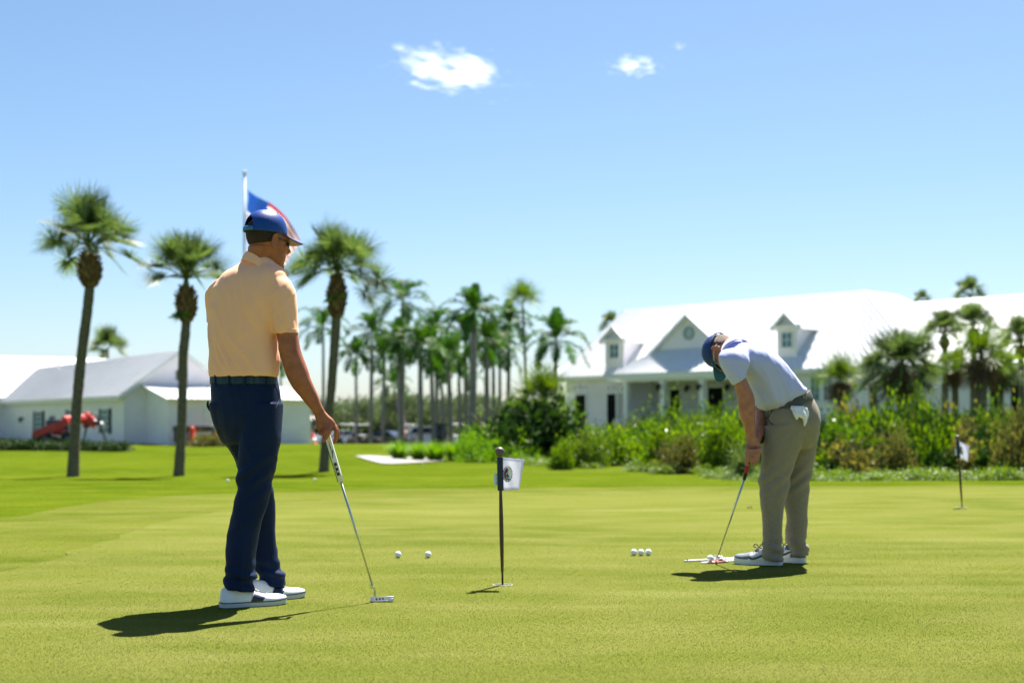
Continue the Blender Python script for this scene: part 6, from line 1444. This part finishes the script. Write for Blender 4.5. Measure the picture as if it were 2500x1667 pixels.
# safety posts, cone and black skip by the side wing
def post(px, yb, yt, Y, lab, wd=.22):
    b0 = P(px, yb, Y); g_ = gz(b0.x, b0.y); H = CAMZ-(yt-HZ)/F_PX*Y-g_; m = MB(); T = [2*math.pi*i/16 for i in range(16)]
    m.loft([[Vector((b0.x+r_*math.cos(t), Y+r_*math.sin(t), g_+z)) for t in T] for r_, z in ((.28,0),(.28,.05),(wd/2*1.1,.07),(wd/2,H*.9),(wd/2*.8,H),(.04,H+.03))])
    r = thing('safety_post', lab, 'safety post', (b0.x, Y, g_), 'orange safety posts and cone'); part('post', m, M_oran, r)
    m = MB()
    for z in (.5,): m.loft([[Vector((b0.x+r_*math.cos(t), Y+r_*math.sin(t), g_+H*z+dz)) for t in T] for r_, dz in ((wd/2+.003,-.05),(wd/2+.006,-.05),(wd/2+.006,.05),(wd/2+.003,.05))])
    part('reflective_band', m, M_white, r)
post(469,1082,1042,79.5,'orange safety post right of the middle tall palm, before the side wing',.3); post(525,1082,1042,82,'orange safety post just left of the navy trousers',.3)
b0 = P(768,1083,112); b0.z = gz(b0.x,b0.y); T = [2*math.pi*i/20 for i in range(20)]; m = MB(); m.loft([[Vector((b0.x+r_*math.cos(t), b0.y+r_*math.sin(t), b0.z+z)) for t in T] for r_, z in ((.45,0),(.45,.05),(.36,.06),(.10,1.35),(.09,1.38))]); ro3 = thing('traffic_cone', 'blurred orange cone beside the standing man hand', 'traffic cone', b0); part('cone', m, M_oran, ro3); ro3.rotation_euler = (0,R(-10),0)
m = MB(); m.tube([b0+Vector((0,0,.5)), b0+Vector((0,0,.8))], [.31,.25], 20); part('white_band', m, M_white, ro3)
bk = thing('utility_cart', 'dark low utility cart against the side wing behind the middle tall palm', 'cart', gat(475,80.5)); Bk = Vector(bk.location); m = MB()
m.bevbox(Bk+Vector((0,0,.95)), (2.3,1.0,.35), .08); part('bed', m, M_cartb, bk); m = MB(); m.bevbox(Bk+Vector((-.75,0,.55)), (.7,.95,.7), .08); part('cab', m, M_cartb, bk)
m = MB()
for x in (-.95, 1.05):
    pass
m.box(Bk+Vector((1.05,0,.5)), (.08,.9,.7)); part('end_frame', m, M_cartb, bk)
for x in (-.7,.75):
    for y in (-.45,.45): wheel(bk, Bk+Vector((x,y,.25)), .25, .18, (0,1,0))

# flagpole with the national flag
YF = 57.0; fpb = P(597, 1050, YF); fz = gz(fpb.x, YF); FT = P(597, 427, YF)
fp_ = thing('flagpole', 'tall white flagpole behind the head of the standing man', 'flagpole', (fpb.x, YF, fz)); m = MB(); m.tube([Vector((fpb.x,YF,fz)), Vector((fpb.x,YF,(fz+FT.z)/2)), FT], [.075,.065,.045], 14); part('pole', m, mat('white painted pole', (.7,.71,.72), .35), fp_)
m = MB(); m.ball(FT+Vector((0,0,.06)), .085, 14); part('finial', m, M_steel, fp_)
M_fr = mat('flag red', (.5,.008,.02), .7, trans=.25); M_fw = mat('flag white', (.8,.78,.78), .7, trans=.4); M_fb = mat('flag blue', (.008,.07,.36), .7, trans=.4)
TL, TR, BLf, BRf = P(604,464,YF), P(736,590,YF-.5), P(604,557,YF), P(690,652,YF-.2)
nu, nv = 40, 26
def fpt(u, v):
    top = TL.lerp(TR, u)+Vector((0,0,.42*math.sin(u**1.5*math.pi))); bot = BLf.lerp(BRf, u)+Vector((0,0,-.1*math.sin(u*math.pi))); p = top.lerp(bot, v)
    return p+Vector((0,1,0))*(.22*math.sin(u*11+v*2)*(.25+u)+.08*math.sin(u*23-v*5)*u)+Vector((.03*math.sin(v*9+u*6),0,0))
m = MB(); m.add([fpt(i/nu, j/nv) for j in range(nv+1) for i in range(nu+1)], [(j*(nu+1)+i, j*(nu+1)+i+1, (j+1)*(nu+1)+i+1, (j+1)*(nu+1)+i) for j in range(nv) for i in range(nu)])
for k_ in range(len(m.f)):
    j, i = divmod(k_, nu); m.mi[k_] = 2 if (i < 16 and j < 14) else (0 if (j//2) % 2 == 0 else 1)
fl_ = solo('national_flag', m, [M_fr, M_fw, M_fb], 'red white and blue flag with stars drooping from the flagpole behind the blue cap', 'flag', TL)
for sgn in (-1, 1):
    st = MB()
    for r_ in range(9):
        for c_i in range(6 if r_ % 2 == 0 else 5):
            u0, v0 = (.4*(c_i+.5+(.0 if r_ % 2 == 0 else .5))/6), (14/26)*(r_+.7)/9.6; c = fpt(u0, v0)+Vector((0, sgn*.012, 0)); pts = []
            for k_ in range(10): a = math.pi/2+k_*math.pi/5; rr_ = .034 if k_ % 2 == 0 else .014; pts.append(c+Vector((rr_*math.cos(a), 0, rr_*math.sin(a))))
            st.add([c]+pts, [(0, 1+k_, 1+(k_+1) % 10) for k_ in range(10)])
    so_ = part('stars', st, M_fw, fl_, False, fixn=False); so_['kind'] = 'stuff'

# ------------------------------------------------------------------ clouds: small fair weather cumulus
def cloud_mat(name, scale, dens, thr, seed):
    m = bpy.data.materials.new(name); m.use_nodes = True; t = m.node_tree; N = t.nodes; L = t.links; N.remove(N['Principled BSDF'])
    v = N.new('ShaderNodeVolumePrincipled'); v.inputs['Color'].default_value = (1,1,1,1); v.inputs['Anisotropy'].default_value = .35
    tc = N.new('ShaderNodeTexCoord'); mp = N.new('ShaderNodeMapping'); mp.inputs['Location'].default_value = (seed, seed*.7, 3); L.new(tc.outputs['Object'], mp.inputs[0])
    n = N.new('ShaderNodeTexNoise'); n.inputs['Scale'].default_value = scale; n.inputs['Detail'].default_value = 4; n.inputs['Roughness'].default_value = .6; L.new(mp.outputs[0], n.inputs['Vector'])
    ln = N.new('ShaderNodeVectorMath'); ln.operation = 'LENGTH'; L.new(tc.outputs['Object'], ln.inputs[0])
    r = N.new('ShaderNodeMapRange'); r.inputs[1].default_value = 1.0; r.inputs[2].default_value = .1; r.inputs[3].default_value = -.30; r.inputs[4].default_value = .06; L.new(ln.outputs['Value'], r.inputs[0])
    a = N.new('ShaderNodeMath'); a.operation = 'ADD'; L.new(n.outputs[0], a.inputs[0]); L.new(r.outputs[0], a.inputs[1])
    q_ = N.new('ShaderNodeMapRange'); q_.inputs[1].default_value = thr; q_.inputs[2].default_value = thr+.22; q_.inputs[3].default_value = 0; q_.inputs[4].default_value = dens; L.new(a.outputs[0], q_.inputs[0])
    L.new(q_.outputs[0], v.inputs['Density']); L.new(v.outputs[0], N['Material Output'].inputs['Volume']); return m
def cloud(px, py, wpx, hpx, lab, seed, tilt=0, Y=1400, thr=.47, scale=3.4):
    c = P(px, py, Y); s = Y/F_PX; m = MB(); m.ball((0,0,0), 1.0, 24); o = put(m.mesh('cloud', cloud_mat('cloud vapour', scale, .07, thr, seed)), 'cloud', None, c)
    o.scale = (wpx*s/2, wpx*s/2.6, hpx*s/2); o.rotation_euler = (0, R(tilt), 0); tag(o, lab, 'cloud', 'small clouds'); return o
cloud(1100, 176, 540, 150, 'largest white cloud, upper centre of the sky', 2.3, 8)
cloud(1546, 162, 230, 90, 'small flat white cloud right of the largest one', 7.1, 2)
cloud(1659, 114, 62, 40, 'tiny faint white cloud highest and furthest right', 4.4, 0)
